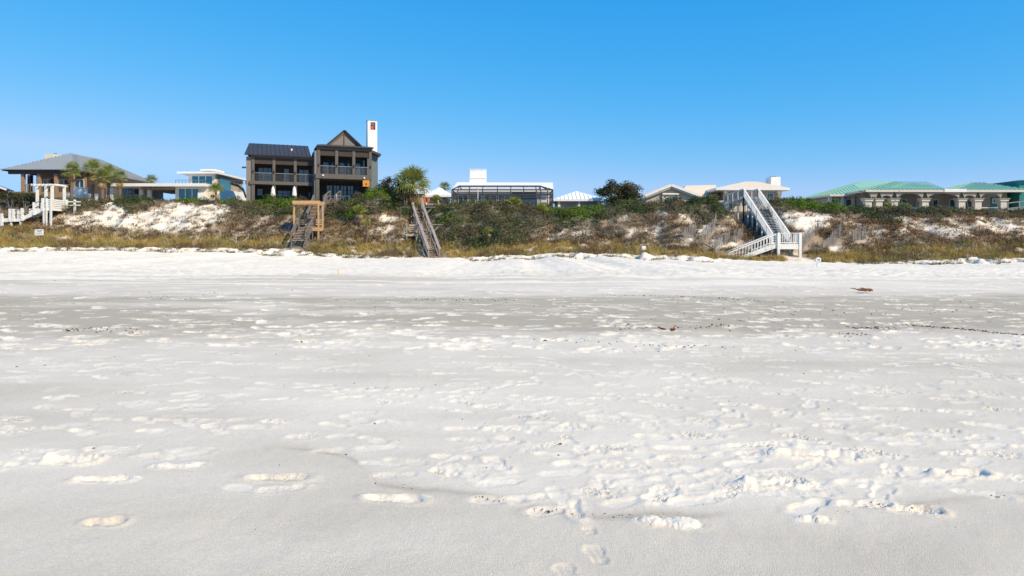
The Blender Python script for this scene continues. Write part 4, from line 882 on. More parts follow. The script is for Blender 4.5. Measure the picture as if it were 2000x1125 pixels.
# ---- green-roofed arcade house
def green_house():
    z8 = zoomer(1560, 330, 4.545); Y = 88
    bs = gz_(sX(1760,Y), Y); X = lambda zx, y: sX(z8(zx,0)[0], y); Z = lambda zy, y: sZ(z8(0,zy)[1], y)
    r = thing('green_roof_house', 'long stucco house with mint green metal roofs and arched arcade', 'house', (X(950,92), 94, bs))
    G = M['greenroof']; S = M['stone']
    ze = 8.25
    hip_roof(r, 43.3, X(640,93), 93, 103.6, ze, (50.4,98.3,10.55), (X(860,98.3),98.3,10.6), G, .25, .55, G, 'left_roof', M['column'])
    hip_roof(r, X(575,88.6), X(1330,88.6), Y, 98, Z(187,Y), (X(850,93),93,Z(112,93)), (X(1130,93),93,Z(132,93)), G, .25, .55, G, 'centre_roof', M['column'])
    hip_roof(r, X(1395,Y), X(2080,Y), Y, 97, Z(188,Y), (X(1550,92.5),92.5,Z(120,92.5)), (X(1640,92.5),92.5,Z(122,92.5)), G, .25, .55, G, 'right_roof', M['column'])
    MB().box(X(1290,Y), X(1485,Y), Y-.1, Y+5, Z(205,Y), Z(178,Y)).build('flat_link', M['white'], r)
    MB().box(43.9, X(600,93.8), 93.8, 103, bs, ze-.2).build('left_wall', S, r)
    for a, b in ((288,352), (413,468), (493,548)): window(r, X(a,93.8), X(b,93.8), 93.79, bs+.4, Z(268,93.8), M['column'], M['tealglass'] if a == 288 else M['glass'], 1, 1)
    for a in (275, 385, 480, 560): MB().box(X(a,93.8)-.22, X(a,93.8)+.22, 93.6, 93.785, bs, ze-.26).build('pilaster', M['column'], r)
    yb = Y+3.2
    MB().box(X(590,yb), X(1850,yb), yb, yb+8, bs, Z(195,yb)).build('back_wall', S, r)
    for a, b in ((665,692), (755,805), (910,960), (1040,1056), (1185,1237), (1335,1387), (1490,1542)):
        window(r, X(a,yb), X(b,yb), yb-.01, bs+.5, Z(268,yb), M['column'], M['glass'], 1, 1, fw=.1)
    # arcade: columns and arches
    cols = [625, 720, 858, 1130, 1455, 1600, 1828]; zs = Z(262,Y); zt = Z(208,Y)
    for i, zx in enumerate(cols):
        x = X(zx,Y); hw = .42
        c = MB().box(x-hw, x+hw, Y+.1, Y+.8, bs, zs-.35).build('column', M['column'], r)
        cap = MB(); cap.box(x-hw-.12, x+hw+.12, Y-.02, Y+.92, zs-.35, zs-.2); cap.hexa([(x-hw-.12,Y-.02,zs-.2),(x+hw+.12,Y-.02,zs-.2),(x+hw+.12,Y+.92,zs-.2),(x-hw-.12,Y+.92,zs-.2)], [(x-hw-.28,Y-.18,zs+.05),(x+hw+.28,Y-.18,zs+.05),(x+hw+.28,Y+1.0,zs+.05),(x-hw-.28,Y+1.0,zs+.05)])
        cap.build('capital', M['column'], c)
    for a, b in zip(cols[:-1], cols[1:]):
        x0, x1 = X(a,Y), X(b,Y); xm = (x0+x1)/2; rw = (x1-x0)/2-.40; rise = min(.62, rw*.6); n = 14
        v = []; f = []
        for k, yy in enumerate((Y+.2, Y+.7)):
            for i in range(n+1):
                t = math.pi*(1-i/n); v.append((xm+rw*math.cos(t), yy, zs+.06+rise*math.sin(t)*.95))
            for i in range(n+1): v.append((x0+(x1-x0)*i/n, yy, zt+.15))
        o2 = 2*(n+1)
        for i in range(n):
            f.append((i, i+1, n+1+i+1, n+1+i)); f.append((o2+i+1, o2+i, o2+n+1+i, o2+n+2+i)); f.append((i+1, i, o2+i, o2+i+1))
        MB().add(v, f).build('arch', S, r)
    MB().box(X(560,Y+.1), X(1840,Y+.1), Y+.12, Y+.76, zt+.14, Z(190,Y)).build('arcade_beam', S, r)
    MB().box(X(600,Y+1), X(1600,Y+1), Y+.9, Y+1.0, bs, Z(338,Y)).build('terrace_wall', M['column'], r)
    MB().box(X(1640,Y), X(1810,Y), Y+.3, Y+.45, Z(346,Y), Z(340,Y)).build('terrace_rail', M['white'], r)
    # teal arch window at the right bay
    window(r, X(1715,yb), X(1775,yb), yb-.01, Z(306,yb), Z(262,yb), M['white'], M['tealglass'], 1, 1, fw=.12)
    MB().box(X(1700,yb), X(1795,yb), yb-.04, yb-.005, bs, Z(250,yb)).build('painted_bay', M['teal'], r)
    x = X(895,Y-.3); ds = MB().tube([(x,Y-.3,Z(192,Y)), (x,Y-.3,bs)], [.04,.04], 6).build('rain_chain', M['steel'], r)
    # teal house at the right edge, white and green house behind
    Yt = 90; b2 = gz_(sX(2010,Yt), Yt)
    t = thing('teal_house', 'deep teal clapboard house with heavy cornice at the end of the row', 'house', (sX(2040,Yt), Yt+3, b2))
    MB().box(sX(1991,Yt), sX(2120,Yt), Yt, Yt+8, b2, sZ(357,Yt)).build('wall', M['teal'], t)
    MB().hexa([(sX(1991,Yt),Yt-.05,sZ(360,Yt)),(sX(2120,Yt),Yt-.05,sZ(360,Yt)),(sX(2120,Yt),Yt+8,sZ(360,Yt)),(sX(1991,Yt),Yt+8,sZ(360,Yt))], [(sX(1985.5,Yt),Yt-.5,sZ(352.5,Yt)),(sX(2126,Yt),Yt-.5,sZ(352.5,Yt)),(sX(2126,Yt),Yt+8.5,sZ(352.5,Yt)),(sX(1985.5,Yt),Yt+8.5,sZ(352.5,Yt))]).build('cornice', M['teal'], t)
    for k in range(12): MB().box(sX(1991,Yt), sX(2120,Yt), Yt-.03, Yt-.005, b2+.4+k*.35, b2+.42+k*.35).build('clapboard', M['teal'], t)
    Yw = 101; b3 = gz_(sX(1960,Yw), Yw)
    t = thing('pale_green_house', 'white-topped pale green house behind the teal house', 'house', (sX(1962,Yw), Yw+3, b3))
    MB().box(sX(1937,Yw), sX(1992,Yw), Yw, Yw+6, b3, sZ(372,Yw)).build('wall', M['seagreen'], t)
    MB().box(sX(1934,Yw), sX(1996,Yw), Yw-.3, Yw+6.3, sZ(372,Yw), sZ(359.5,Yw)).build('parapet', M['white'], t)
    window(t, sX(1972,Yw), sX(1986,Yw), Yw-.01, sZ(386,Yw), sZ(377,Yw), M['white'], M['glass'], 2, 1)
    # weathered deck with fence at the edge
    Yd = 83; x0, x1 = sX(1966,Yd), sX(2060,Yd); b4 = gz_((x0+x1)/2, Yd); z0 = sZ(409,Yd)
    d = thing('timber_deck', 'weathered grey timber deck with brown skirt beside the teal house', 'deck', ((x0+x1)/2, Yd+2, b4))
    MB().hexa([(x0,Yd,z0-.2),(x1,Yd,z0+.5),(x1,Yd+4,z0+.5),(x0,Yd+4,z0-.2)], [(x0,Yd,z0),(x1,Yd,z0+.72),(x1,Yd+4,z0+.72),(x0,Yd+4,z0)]).build('deck_boards', M['greywood'], d)
    MB().beam((x0,Yd-.05,z0+.75), (x1,Yd-.05,z0+1.5), .1, .12).build('handrail', M['greywood'], d)
    n = 26
    for k in range(n):
        x = x0+.5+(x1-x0-.6)*k/n; zt_ = z0-.22+(x-x0)/(x1-x0)*.7; MB().box(x-.055, x+.055, Yd+.3, Yd+.34, b4, zt_).build('skirt_board', M['tanwood'], d)
    for k in range(5):
        x = x0+.1+(x1-x0-.2)*k/4; zz = z0+(x-x0)/(x1-x0)*.72; MB().box(x-.06, x+.06, Yd-.1, Yd+.02, b4, zz+.8).build('post', M['greywood'], d)
green_house()
# ------------------------------------------------------------------ stairs
def flight(parent, A, B, width, n, tread_mat, str_mat, depth=.3, tread_t=.05, stringer_h=.28, name='tread'):
    """open-riser flight from bottom centre A to top centre B"""
    A, B = Vector(A), Vector(B); d = B-A; hd = Vector((d.x, d.y, 0)).normalized(); side = Vector((-hd.y, hd.x, 0)); rot = math.atan2(hd.y, hd.x)-math.pi/2
    me = box_mesh(name, width, depth, tread_t, tread_mat)
    for i in range(n):
        p = A+d*((i+.5)/n); piece(name, me, (p.x, p.y, A.z+(B.z-A.z)*(i+1)/n-tread_t/2), parent, rot)
    for s in (-1, 1):
        o = side*(s*(width/2+.03)); MB().beam(A+o-Vector((0,0,.08)), B+o-Vector((0,0,.16)), .06, stringer_h).build('stringer', str_mat, parent)
    return side
def handrail(parent, A, B, material, rail_h=1.0, w=.09, t=.05, post_n=3, post_mat=None, bal=None, lower=None, post_w=.1, ground=False, post_ext=0.0):
    """railing along the line A-B (points at foot level): top rail > posts, lower rails, balusters"""
    A, B = Vector(A), Vector(B); up = Vector((0,0,rail_h))
    o = MB().beam(A+up, B+up, w, t).build('railing', material, parent)
    pm = post_mat or material
    for i in range(post_n):
        p = A+(B-A)*(i/(post_n-1)); z0 = (tz(p.x,p.y)-.3) if ground else p.z-.25
        MB().box(p.x-post_w/2, p.x+post_w/2, p.y-post_w/2, p.y+post_w/2, min(z0, p.z-.25), p.z+rail_h-t*.5+post_ext).build('post', pm, o)
    for h in lower or []:
        MB().beam(A+Vector((0,0,h)), B+Vector((0,0,h)), .05, .09).build('lower_rail', material, o)
    if bal:
        L = (B-A).length; n = int(L/bal); me = box_mesh('baluster', .045, .045, rail_h-.14, material)
        for i in range(n):
            p = A+(B-A)*((i+.5)/n); piece('baluster', me, (p.x, p.y, p.z+.08+(rail_h-.14)/2), o)
    return o
def deck(parent, x0, x1, y0, y1, z, m, fascia_m, th=.05, fh=.25, boards=True):
    n = max(3, int((x1-x0)/.16)); bw = (x1-x0)/n
    me = box_mesh('deck_board', bw-.012, y1-y0, th, m)
    for i in range(n): piece('deck_board', me, (x0+bw*(i+.5), (y0+y1)/2, z-th/2), parent)
    f = MB(); f.box(x0, x1, y0-.04, y0, z-fh, z-.002); f.box(x0, x1, y1, y1+.04, z-fh, z-.002); f.box(x0-.04, x0, y0-.04, y1+.04, z-fh, z-.002); f.box(x1, x1+.04, y0-.04, y1+.04, z-fh, z-.002)
    f.build('fascia', fascia_m, parent)
def post(parent, x, y, z1, m, w=.14, name='post'):
    MB().box(x-w/2, x+w/2, y-w/2, y+w/2, tz(x,y)-.4, z1).build(name, m, parent)

# ---- white stair at the right: side flight, landing, long flight, walkway to the house
def white_stair():
    Wd = M['whitewood']; Y = 66.0
    x0, x1 = sX(1518,Y), sX(1565,Y); zd = sZ(476.6,Y)
    t = thing('white_stair', 'long white timber beach stair climbing from a landing to a raised walkway', 'stair', ((x0+x1)/2, Y+.8, tz((x0+x1)/2, Y)))
    deck(t, x0, x1, Y, Y+1.6, zd, Wd, Wd, fh=.5)
    for x in (x0+.12, x1-.12):
        for y in (Y+.02, Y+1.5): post(t, x, y, zd+(1.10 if y < Y+1 else 0), Wd, .24 if y < Y+1 else .16, 'landing_post')
    handrail(t, (x0,Y+.03,zd), (x1,Y+.03,zd), Wd, 1.05, .14, .06, 2, bal=.2, lower=[.12])
    handrail(t, (x1-.03,Y,zd), (x1-.03,Y+1.5,zd), Wd, 1.05, .14, .06, 2, bal=.2, lower=[.12])
    # side flight to the sand
    xe = sX(1424,Y); ze = sZ(509,Y)
    flight(t, (xe+.2,Y+.75,ze-.05), (x0,Y+.75,zd), 1.3, 10, Wd, Wd, .34, .05, .36)
    for y in (Y+.06, Y+1.44): handrail(t, (xe,y,sZ(501,Y)-.62), (x0,y,zd), Wd, .98, .16, .10, 2, bal=.30, lower=[.14], post_w=.12)
    # long flight
    yb, ytp = Y+1.6, 80.0; xb, xt = 26.65, 28.0; zt = sZ(369,80)-1.0
    flight(t, (xb,yb,zd), (xt,ytp,zt), 1.45, 30, Wd, Wd, .30, .05, .34)
    for s in (-1, 1):
        handrail(t, (xb+s*.85,yb,zd), (xt+s*.85,ytp,zt), Wd, 1.02, .18, .07, 7, bal=.24, lower=[.12], post_w=.12, ground=True)
    # raised walkway going on to the house
    yw = 96.0; xw = 30.0
    MB().beam((xt,ytp,zt-.05), (xw,yw,zt-.05), 1.6, .1).build('walkway_deck', Wd, t)
    for s in (-1, 1):
        handrail(t, (xt+s*.85,ytp,zt), (xw+s*.85,yw,zt), Wd, 1.02, .16, .07, 6, post_w=.12, ground=True, lower=[.12])
        for i in range(5):
            a = Vector((xt+s*.85,ytp,zt))+Vector((xw-xt,yw-ytp,0))*((i+.06)/5); b = Vector((xt+s*.85,ytp,zt))+Vector((xw-xt,yw-ytp,0))*((i+.94)/5)
            MB().beam(a+Vector((0,0,.55)), b+Vector((0,0,.55)), .03, .72).build('side_panel', M['tanwood'], t)
    for y in (70.5, 73.5, 76.5, 79.5):
        f = (y-yb)/(ytp-yb); x = xb+(xt-xb)*f; z = zd+(zt-zd)*f
        MB().beam((x-.85,y,z-.6), (x+.85,y,z-.6), .1, .16).build('cross_beam', M['greywood'], t)
        MB().beam((x-.8,y,tz(x,y)+.1), (x+.8,y,z-.7), .06, .12).build('brace', M['greywood'], t)
white_stair()

# ---- weathered grey stair in the middle
def grey_stair():
    Gd = M['greywood']; T = M['tanwood']
    A = Vector((sX(848,69), 69.0, sZ(505,69))); Bm = Vector((sX(830.5,73), 73.0, sZ(455,73))); Bt = Vector((sX(817.5,77.6), 77.6, sZ(420,77.6))); Tp = Vector((sX(814,81), 81.0, sZ(399,81)))
    t = thing('grey_stair', 'weathered grey timber stair with wide plank handrails beside the cabbage palm', 'stair', (A.x, A.y, tz(A.x, A.y)))
    for a, b, n in ((A, Bm, 14), (Bm+Vector((-.15,.7,0)), Bt, 11), (Bt+Vector((-.1,.7,0)), Tp, 8)):
        side = flight(t, a, b, 1.0, n, T, Gd, .26, .05, .24)
        for s in (-1, 1):
            handrail(t, a+side*(s*.58), b+side*(s*.58), Gd, .95, .28, .07, 3, lower=[.5], post_w=.1, ground=True)
        MB().beam((a+side*.54)+Vector((0,0,.62)), (b+side*.54)+Vector((0,0,.62)), .03, .16).build('side_board', M['darkwood'], t)
    for c, w in ((Bm, 1.0), (Bt, 1.0)):
        deck(t, c.x-.75, c.x+.55, c.y, c.y+.8, c.z, T, Gd, fh=.2)
        # side landing with bench to the left, plank bench to the right
        deck(t, c.x-2.0, c.x-.8, c.y-.2, c.y+1.2, c.z-.1, T, M['tanwood'], fh=.25)
        for x in (c.x-1.95, c.x-.9): post(t, x, c.y-.15, c.z+.9 if x < c.x-1.5 else c.z-.1, M['greenpost'], .13)
        MB().beam((c.x-2.0,c.y-.15,c.z+.9), (c.x-1.0,c.y-.15,c.z+.9), .2, .05).build('landing_rail', Gd, t)
        for k in range(4): MB().box(c.x-1.9, c.x-.95, c.y+1.1, c.y+1.15, c.z+.1+k*.22, c.z+.24+k*.22).build('back_slat', T, t)
        MB().box(c.x+.65, c.x+1.9, c.y-.1, c.y+.3, c.z+.86, c.z+.93).build('bench_plank', Gd, t)
        MB().beam((c.x+.7,c.y+.1,c.z), (c.x+1.6,c.y+.1,c.z+.85), .08, .12).build('bench_brace', Gd, t)
    # stone-coloured gate posts and flower pot at the head
    MB().box(Tp.x-.75, Tp.x+.75, Tp.y+.1, Tp.y+.25, Tp.z+.85, Tp.z+.98).build('top_bar', M['whitewood'], t)
    p = thing('flower_pot', 'terracotta pot on a stand at the head of the grey stair', 'pot', (Tp.x+1.3, Tp.y, tz(Tp.x+1.3, Tp.y)))
    z = tz(Tp.x+1.3, Tp.y)
    MB().tube([(Tp.x+1.3,Tp.y,z-.2), (Tp.x+1.3,Tp.y,z+.75)], [.05,.05], 6).build('stand', Gd, p)
    MB().tube([(Tp.x+1.3,Tp.y,z+.75), (Tp.x+1.3,Tp.y,z+1.2), (Tp.x+1.3,Tp.y,z+1.25), (Tp.x+1.3,Tp.y,z+1.32)], [.18,.28,.32,.30], 12).build('bowl', M['terracotta'], p)
    u = thing('red_umbrella', 'small folded terracotta red umbrella behind the grey stair', 'umbrella', (Tp.x+.75, Tp.y+1.2, tz(Tp.x+.75, Tp.y+1.2)))
    z = tz(Tp.x+.75, Tp.y+1.2)
    MB().tube([(Tp.x+.75,Tp.y+1.2,z), (Tp.x+.75,Tp.y+1.2,z+2.0)], [.03,.03], 6).build('pole', M['darkwood'], u)
    MB().tube([(Tp.x+.75,Tp.y+1.2,z+.7), (Tp.x+.75,Tp.y+1.2,z+1.1), (Tp.x+.75,Tp.y+1.2,z+2.05)], [.20,.22,.03], 9).build('canopy', M['terracotta'], u)
grey_stair()

# ---- stair with the fresh pine arbour
def pine_stair():
    N_ = M['newwood']; D_ = M['darkwood']; Y = 74.0
    x0, x1 = sX(573,Y), sX(623,Y); zd = sZ(444,Y)
    t = thing('pine_arbour_stair', 'dark weathered stair passing under a fresh yellow pine arbour', 'stair', ((x0+x1)/2, Y, tz((x0+x1)/2, Y)))
    deck(t, x0+.6, x1, Y, Y+1.8, zd, N_, N_, fh=.4)
    ztp = sZ(392,Y)
    for x in (x0+.07, x1-.07):
        for y in (Y+.05, Y+1.75): post(t, x, y, ztp-.05, N_, .15, 'arbour_post')
    for y in (Y, Y+1.75): MB().box(x0-.1, x1+.1, y-.04, y+.06, ztp-.32, ztp).build('arbour_beam', N_, t)
    jm = box_mesh('arbour_joist', .06, 2.3, .16, N_)
    for i in range(14): piece('arbour_joist', jm, (x0+.1+(x1-x0-.2)*i/13, Y+.9, ztp-.36), t)
    for k in range(3): MB().box(x0+.12, x0+.9, Y+1.7, Y+1.75, zd+.3+k*.25, zd+.42+k*.25).build('side_rail', N_, t); MB().box(x1-.85, x1-.12, Y+1.7, Y+1.75, zd+.3+k*.25, zd+.42+k*.25).build('side_rail', N_, t)
    A = Vector((sX(583,70.9), 70.9, sZ(472,70.9))); B = Vector((sX(597,Y), Y, zd))
    side = flight(t, A, B, 1.35, 9, M['tanwood'], D_, .28, .05, .24)
    for s in (-1, 1): handrail(t, A+side*(s*.74), B+side*(s*.74), D_, .95, .15, .12, 3, lower=[.5], post_w=.1, ground=True)
    A2 = Vector((sX(608,Y+1.8), Y+1.8, zd)); B2 = Vector((sX(625,80.5), 80.5, sZ(397,80.5)))
    side = flight(t, A2, B2, 1.3, 17, M['tanwood'], D_, .28, .05, .24)
    for s in (-1, 1): handrail(t, A2+side*(s*.72), B2+side*(s*.72), D_, .95, .15, .12, 4, lower=[.5], post_w=.1, ground=True)
    deck(t, B2.x-.8, B2.x+.9, B2.y, B2.y+1.4, B2.z, M['tanwood'], D_, fh=.2)
    A3 = B2+Vector((.9,.7,0)); B3 = Vector((sX(655,83), 83.0, sZ(388,83)))
    side = flight(t, A3, B3, 1.2, 5, M['tanwood'], D_, .28, .05, .24)
    for s in (-1, 1): handrail(t, A3+side*(s*.66), B3+side*(s*.66), D_, .95, .12, .08, 3, lower=[.5], post_w=.1, ground=True)
    # terrace rail in front of the dark house doors
    yr = 83.5; z = sZ(382.5,yr); xa, xb = sX(630,yr), sX(684,yr)
    f = thing('terrace_fence', 'thin grey terrace rail in front of the dark house glass doors', 'railing', ((xa+xb)/2, yr, tz((xa+xb)/2, yr)))
    MB().box(xa, xb, yr, yr+.06, z-.06, z).build('top_rail', M['steel'], f)
    for i in range(5):
        x = xa+.05+(xb-xa-.1)*i/4; post(f, x, yr+.1, z+(.22 if i == 2 else 0), M['whitewood'] if i == 2 else M['steel'], .14 if i == 2 else .06)
pine_stair()

# ---- white stair with pergola at the left
def pergola_stair():
    Wd = M['whitewood']; Y = 79.0
    xr = sX(100,Y); xl = sX(84,Y); zd = sZ(406,Y)
    t = thing('pergola_stair', 'white timber beach stair with dark pipe rails under a small white pergola', 'stair', (xr, Y+.6, tz(xr, Y)))
    yd = Y+2.7
    deck(t, xl, xr, Y, yd, zd, Wd, Wd, fh=.3)
    xa = sX(63,Y+1.4); deck(t, xa, xl-.09, Y+1.42, yd, zd, Wd, Wd, fh=.3)
    for x, y in ((xl+.1,Y+.05), (xr-.08,Y+.05), (xr-.08,yd-.1), (xa+.1,Y+1.5)): post(t, x, y, zd-.06, Wd, .2, 'landing_post')
    # pergola on the rear of the landing
    zp = sZ(361,Y+1.4)
    for x, yy in ((sX(73,Y+1.5),Y+1.5), (sX(90,Y+1.5),Y+1.5), (xr-.12,Y+.35), (xr-.12,yd-.2)):
        MB().box(x-.12, x+.12, yy-.12, yy+.12, zd, zp-.13).build('pergola_post', Wd, t)
    MB().box(xa-.1, xr+.1, Y+1.35, Y+1.62, zp-.14, zp).build('pergola_beam', Wd, t)
    MB().box(xr-.2, xr+.02, Y-.1, Y+1.345, zp-.14, zp).build('pergola_beam', Wd, t); MB().box(xr-.2, xr+.02, Y+1.625, yd+.2, zp-.14, zp).build('pergola_beam', Wd, t)
    for i in range(7):
        x = xa+.2+(xr-xa-.4)*i/6; MB().box(x-.04, x+.04, Y+.9, yd+.2, zp+.001, zp+.09).build('pergola_slat', Wd, t)
    # slatted screens: narrow one in front, long one down the right side
    for k in range(5):
        z = zd+.02+k*.21
        MB().box(sX(92,Y), xr+.02, Y-.06, Y-.02, z, z+.15).build('screen_slat', Wd, t); MB().box(xr+.03, xr+.07, Y-.02, yd, z, z+.17).build('screen_slat', Wd, t)
    for x, y in ((sX(92,Y),Y-.1), (xr+.06,Y-.1), (xr+.1,yd)): MB().box(x-.07, x+.07, y-.07, y+.07, tz(x,y)-.3, zd+1.12).build('screen_post', Wd, t)
    # two flights with a landing between, going down to the left
    xm1, xm0 = sX(41,Y), sX(20,Y); zm = sZ(427,Y)
    xe = sX(-75,Y); ze = tz(xe, Y+.6)+.05
    flight(t, (xm1,Y+.65,zm), (xl,Y+.65,zd), 1.2, 8, Wd, Wd, .34, .06, .42)
    deck(t, xm0, xm1, Y, Y+1.3, zm, Wd, Wd, fh=.34)
    flight(t, (xe,Y+.65,ze), (xm0,Y+.65,zm), 1.2, 12, Wd, Wd, .34, .06, .42)
    for x in (xm0+.1, xm1-.1): post(t, x, Y+.1, zm, Wd, .18); post(t, x, Y+1.2, zm, Wd, .18)
    for y in (Y-.02, Y+1.32):
        for a, b in (((xm1,y,zm), (xl,y,zd)), ((xm0,y,zm), (xm1,y,zm)), ((xe,y,ze), (xm0,y,zm))):
            a, b = Vector(a), Vector(b)
            o = MB().beam(a+Vector((0,0,.98)), b+Vector((0,0,.98)), .07, .07).build('railing', M['darkwood'], t); MB().beam(a+Vector((0,0,.45)), b+Vector((0,0,.45)), .06, .06).build('lower_rail', M['darkwood'], o)
        for px_, z in ((84,zd), (67,sZ(414,Y)), (44,zm+.1), (27,zm), (20,zm), (4,sZ(436,Y)), (-35,sZ(455,Y))):
            x = sX(px_,Y); MB().box(x-.13, x+.13, y-.1, y+.1, z-.35, z+1.12).build('newel_post', Wd, t)
    # short fence beside it
    f = thing('white_fence_stub', 'short white two-rail fence beside the pergola landing', 'fence', (sX(146,Y+2), Y+2, tz(sX(146,Y+2), Y+2)))
    z = sZ(394,Y+2); xa, xb = sX(131,Y+2), sX(157,Y+2)
    MB().box(xa, xb, Y+2, Y+2.05, z-.06, z+.06).build('rail', Wd, f); MB().box(xa, xb, Y+2, Y+2.05, z-.46, z-.36).build('rail', Wd, f); post(f, sX(145,Y+2), Y+2.1, z+.25, Wd, .2)
pergola_stair()
# ------------------------------------------------------------------ palms, shrubs, trees
def frond_mesh(name, material, L=1.0, pet=.8, n=18, spread=2.0, droop=.35, w=.045):
    """fan leaf: stalk along +X then a fan of folded, drooping leaflets"""
    m = MB(); m.tube([(0,0,0), (pet*.5,0,.05), (pet,0,.02)], [.025,.02,.015], 4)
    for i in range(n):
        a = -spread+2*spread*i/(n-1); l = L*(.72+.28*math.cos(a*.7))*random.uniform(.9,1.05); ca, sa = math.cos(a), math.sin(a)
        z0 = .03*(1 if i % 2 else -1); dr = droop*random.uniform(.7,1.4)
        b = Vector((pet,0,.02)); md = b+Vector((ca*l*.6, sa*l*.6, z0+.06-dr*l*.16)); tp = b+Vector((ca*l*.95, sa*l*.95, -dr*l*.75))
        s = Vector((-sa,ca,0))*w
        m.add([b, md-s, md+Vector((0,0,.02)), md+s, tp], [(0,1,2),(0,2,3),(1,4,2),(2,4,3)])
    me = m.mesh(name); me.materials.append(material); return me
FR = [frond_mesh('frond', m_, 1.0, .75, 15, 1.8, d, .036) for d in (.05,.2,.45) for m_ in (M['frond'], M['frond'], M['frondlight'])]
FRL = [frond_mesh('frond', M['frondlight'], 1.0, .6, 18, 1.7, d) for d in (.15,.35)]
FRD = [frond_mesh('dead_frond', M['deadfrond'], .9, .7, 14, 1.2, d, .05) for d in (.9,1.2)]
def palm(name, label, x, Y, zc, rad, nf, ndead, group=None, trunk_r=.17, seed=0, lean=0.0):
    rr = random.Random(seed); b = tz(x, Y)-.3
    t = thing(name, label, 'palm tree', (x, Y, b), group)
    pts = []; rs = []
    k = 7
    for i in range(k): f = i/(k-1); pts.append((x+lean*math.sin(f*1.6), Y, b+(zc-b)*f)); rs.append(trunk_r*(1.25-.35*f)*(1+.12*math.sin(i*2.1)))
    MB().tube(pts, rs, 9).build('trunk', M['palmtrunk'], t)
    cx = pts[-1][0]
    bt = MB()
    for i in range(26):
        a = rr.uniform(0, 6.28); zz = zc-rr.uniform(.05, 1.0)*min(1.3, zc-b); p = Vector((cx, Y, zz)); d = Vector((math.cos(a), math.sin(a), .9))
        bt.beam(p+d*trunk_r*.7, p+d*(trunk_r*.7+.22), .07, .03)
    bt.build('boot_stubs', M['deadfrond'], t)
    for i in range(nf):
        a = i*2.39996+rr.uniform(-.3,.3); f = (i+.5)/nf; el = R(82)-f*R(112)+rr.uniform(-.12,.12); s = rad/1.65*rr.uniform(.85,1.08)
        o = piece('frond', rr.choice(FR), (cx, Y, zc-.05+.1*(1-f)), t, rot=(rr.uniform(-.4,.4), -el, a)); o.scale = (s,s,s)
    for i in range(ndead):
        a = rr.uniform(0, 6.28); o = piece('dead_frond', rr.choice(FRD), (cx, Y, zc-.25-rr.uniform(0,.25)), t, rot=(rr.uniform(-.3,.3), R(62)+rr.uniform(-.2,.3), a)); s = rad/1.9; o.scale = (s,s,s)
palm('cabbage_palm', 'big round-crowned cabbage palm at the head of the grey stair', sX(806,80), 80, sZ(361,80), 2.5, 58, 26, trunk_r=.22, seed=3)
LP = 'palms in front of the grey hip-roofed house'
palm('cabbage_palm', 'palm with slim bare trunk against the porch of the grey-roofed house', sX(140,85), 85, sZ(335,85), 1.35, 30, 8, LP, .17, 4)
palm('cabbage_palm', 'tallest palm of the row, behind the white pier', sX(181,86), 86, sZ(331,86), 1.5, 34, 14, LP, .18, 5)
palm('cabbage_palm', 'shaggy palm with long dead skirt in the middle of the row', sX(200,84.5), 84.5, sZ(347,84.5), 1.35, 28, 26, LP, .2, 6)
palm('cabbage_palm', 'palm whose crown stands between the shaggy one and the dark-trunked one', sX(212,87), 87, sZ(338,87), 1.3, 30, 12, LP, .17, 7)
palm('cabbage_palm', 'small palm with dark trunk beside the white modern house', sX(234,86), 86, sZ(347,86), 1.2, 28, 8, LP, .16, 8)
for px_, py_, Yp, rad, lab in ((296,356,108,1.4,'far palm top rising over the flat white roof'), (868,368,110,1.3,'far palm top behind the small white pavilion'), (460,372,100,1.0,'small far palm top under the dark house trellis')):
    palm('distant_palm', lab, sX(px_,Yp), Yp, sZ(py_,Yp), rad, 24, 4, 'far palm tops', .15, px_)
def palmetto(label, px_, py_, Yp, rad, light, n=20, seed=0, cat='palmetto', base_py=None):
    rr = random.Random(seed); x = sX(px_,Yp); b = tz(x, Yp)-.1; zc = sZ(py_,Yp)
    t = thing('palmetto', label, cat, (x, Yp, b), 'palmettos on the dune')
    MB().tube([(x,Yp,b), (x+.1,Yp,(b+zc)/2), (x,Yp,max(zc-.3,b+.1))], [.14,.12,.10], 7).build('stem', M['palmtrunk'], t)
    for i in range(n):
        a = i*2.4+rr.uniform(-.3,.3); f = (i+.5)/n; el = R(85)-f*R(85); o = piece('frond', rr.choice(FRL if light else FR), (x,Yp,max(zc-.35,b+.12)), t, rot=(rr.uniform(-.5,.5), -el, a)); s = rad/1.5*rr.uniform(.8,1.1); o.scale = (s,s,s)
    for i in range(4):
        o = piece('dead_frond', rr.choice(FRD), (x,Yp,max(zc-.4,b+.15)), t, rot=(0, R(40), rr.uniform(0,6.28))); s = rad/1.8; o.scale = (s,s,s)
palmetto('spiky yucca-like palmetto at the corner of the white modern house', 421, 369, 82, 1.15, False, 24, 1)
palmetto('yellow-green palmetto on the crest, before the pool cage centre', 1004, 401, 78.5, 1.3, True, 22, 2)
palmetto('pale palmetto below the right end of the pool cage', 1056, 407, 77.5, 1.05, True, 20, 3)
palmetto('low palmetto beside the pot at the grey stair head', 853, 388, 81, .95, True, 18, 4)
palmetto('bright yellow-green palmetto on the slope right of the pine arbour', 703, 408, 75.5, .95, True, 20, 5)
palmetto('small yellow palmetto lower down the slope right of the pine arbour', 716, 430, 73.5, .65, True, 14, 6)
palmetto('lone young palmetto standing in the dark green thicket', 953, 446, 72, .7, True, 12, 7)
palmetto('straw-coloured palmetto below the round-crowned tree', 1216, 395, 79, .8, True, 14, 8)
palmetto('yellowing palmetto beside the straw-coloured one', 1240, 397, 79, .7, True, 14, 9)
palmetto('spiky palmetto before the arcade of the green-roofed house', 1735, 402, 80, .9, True, 16, 10)
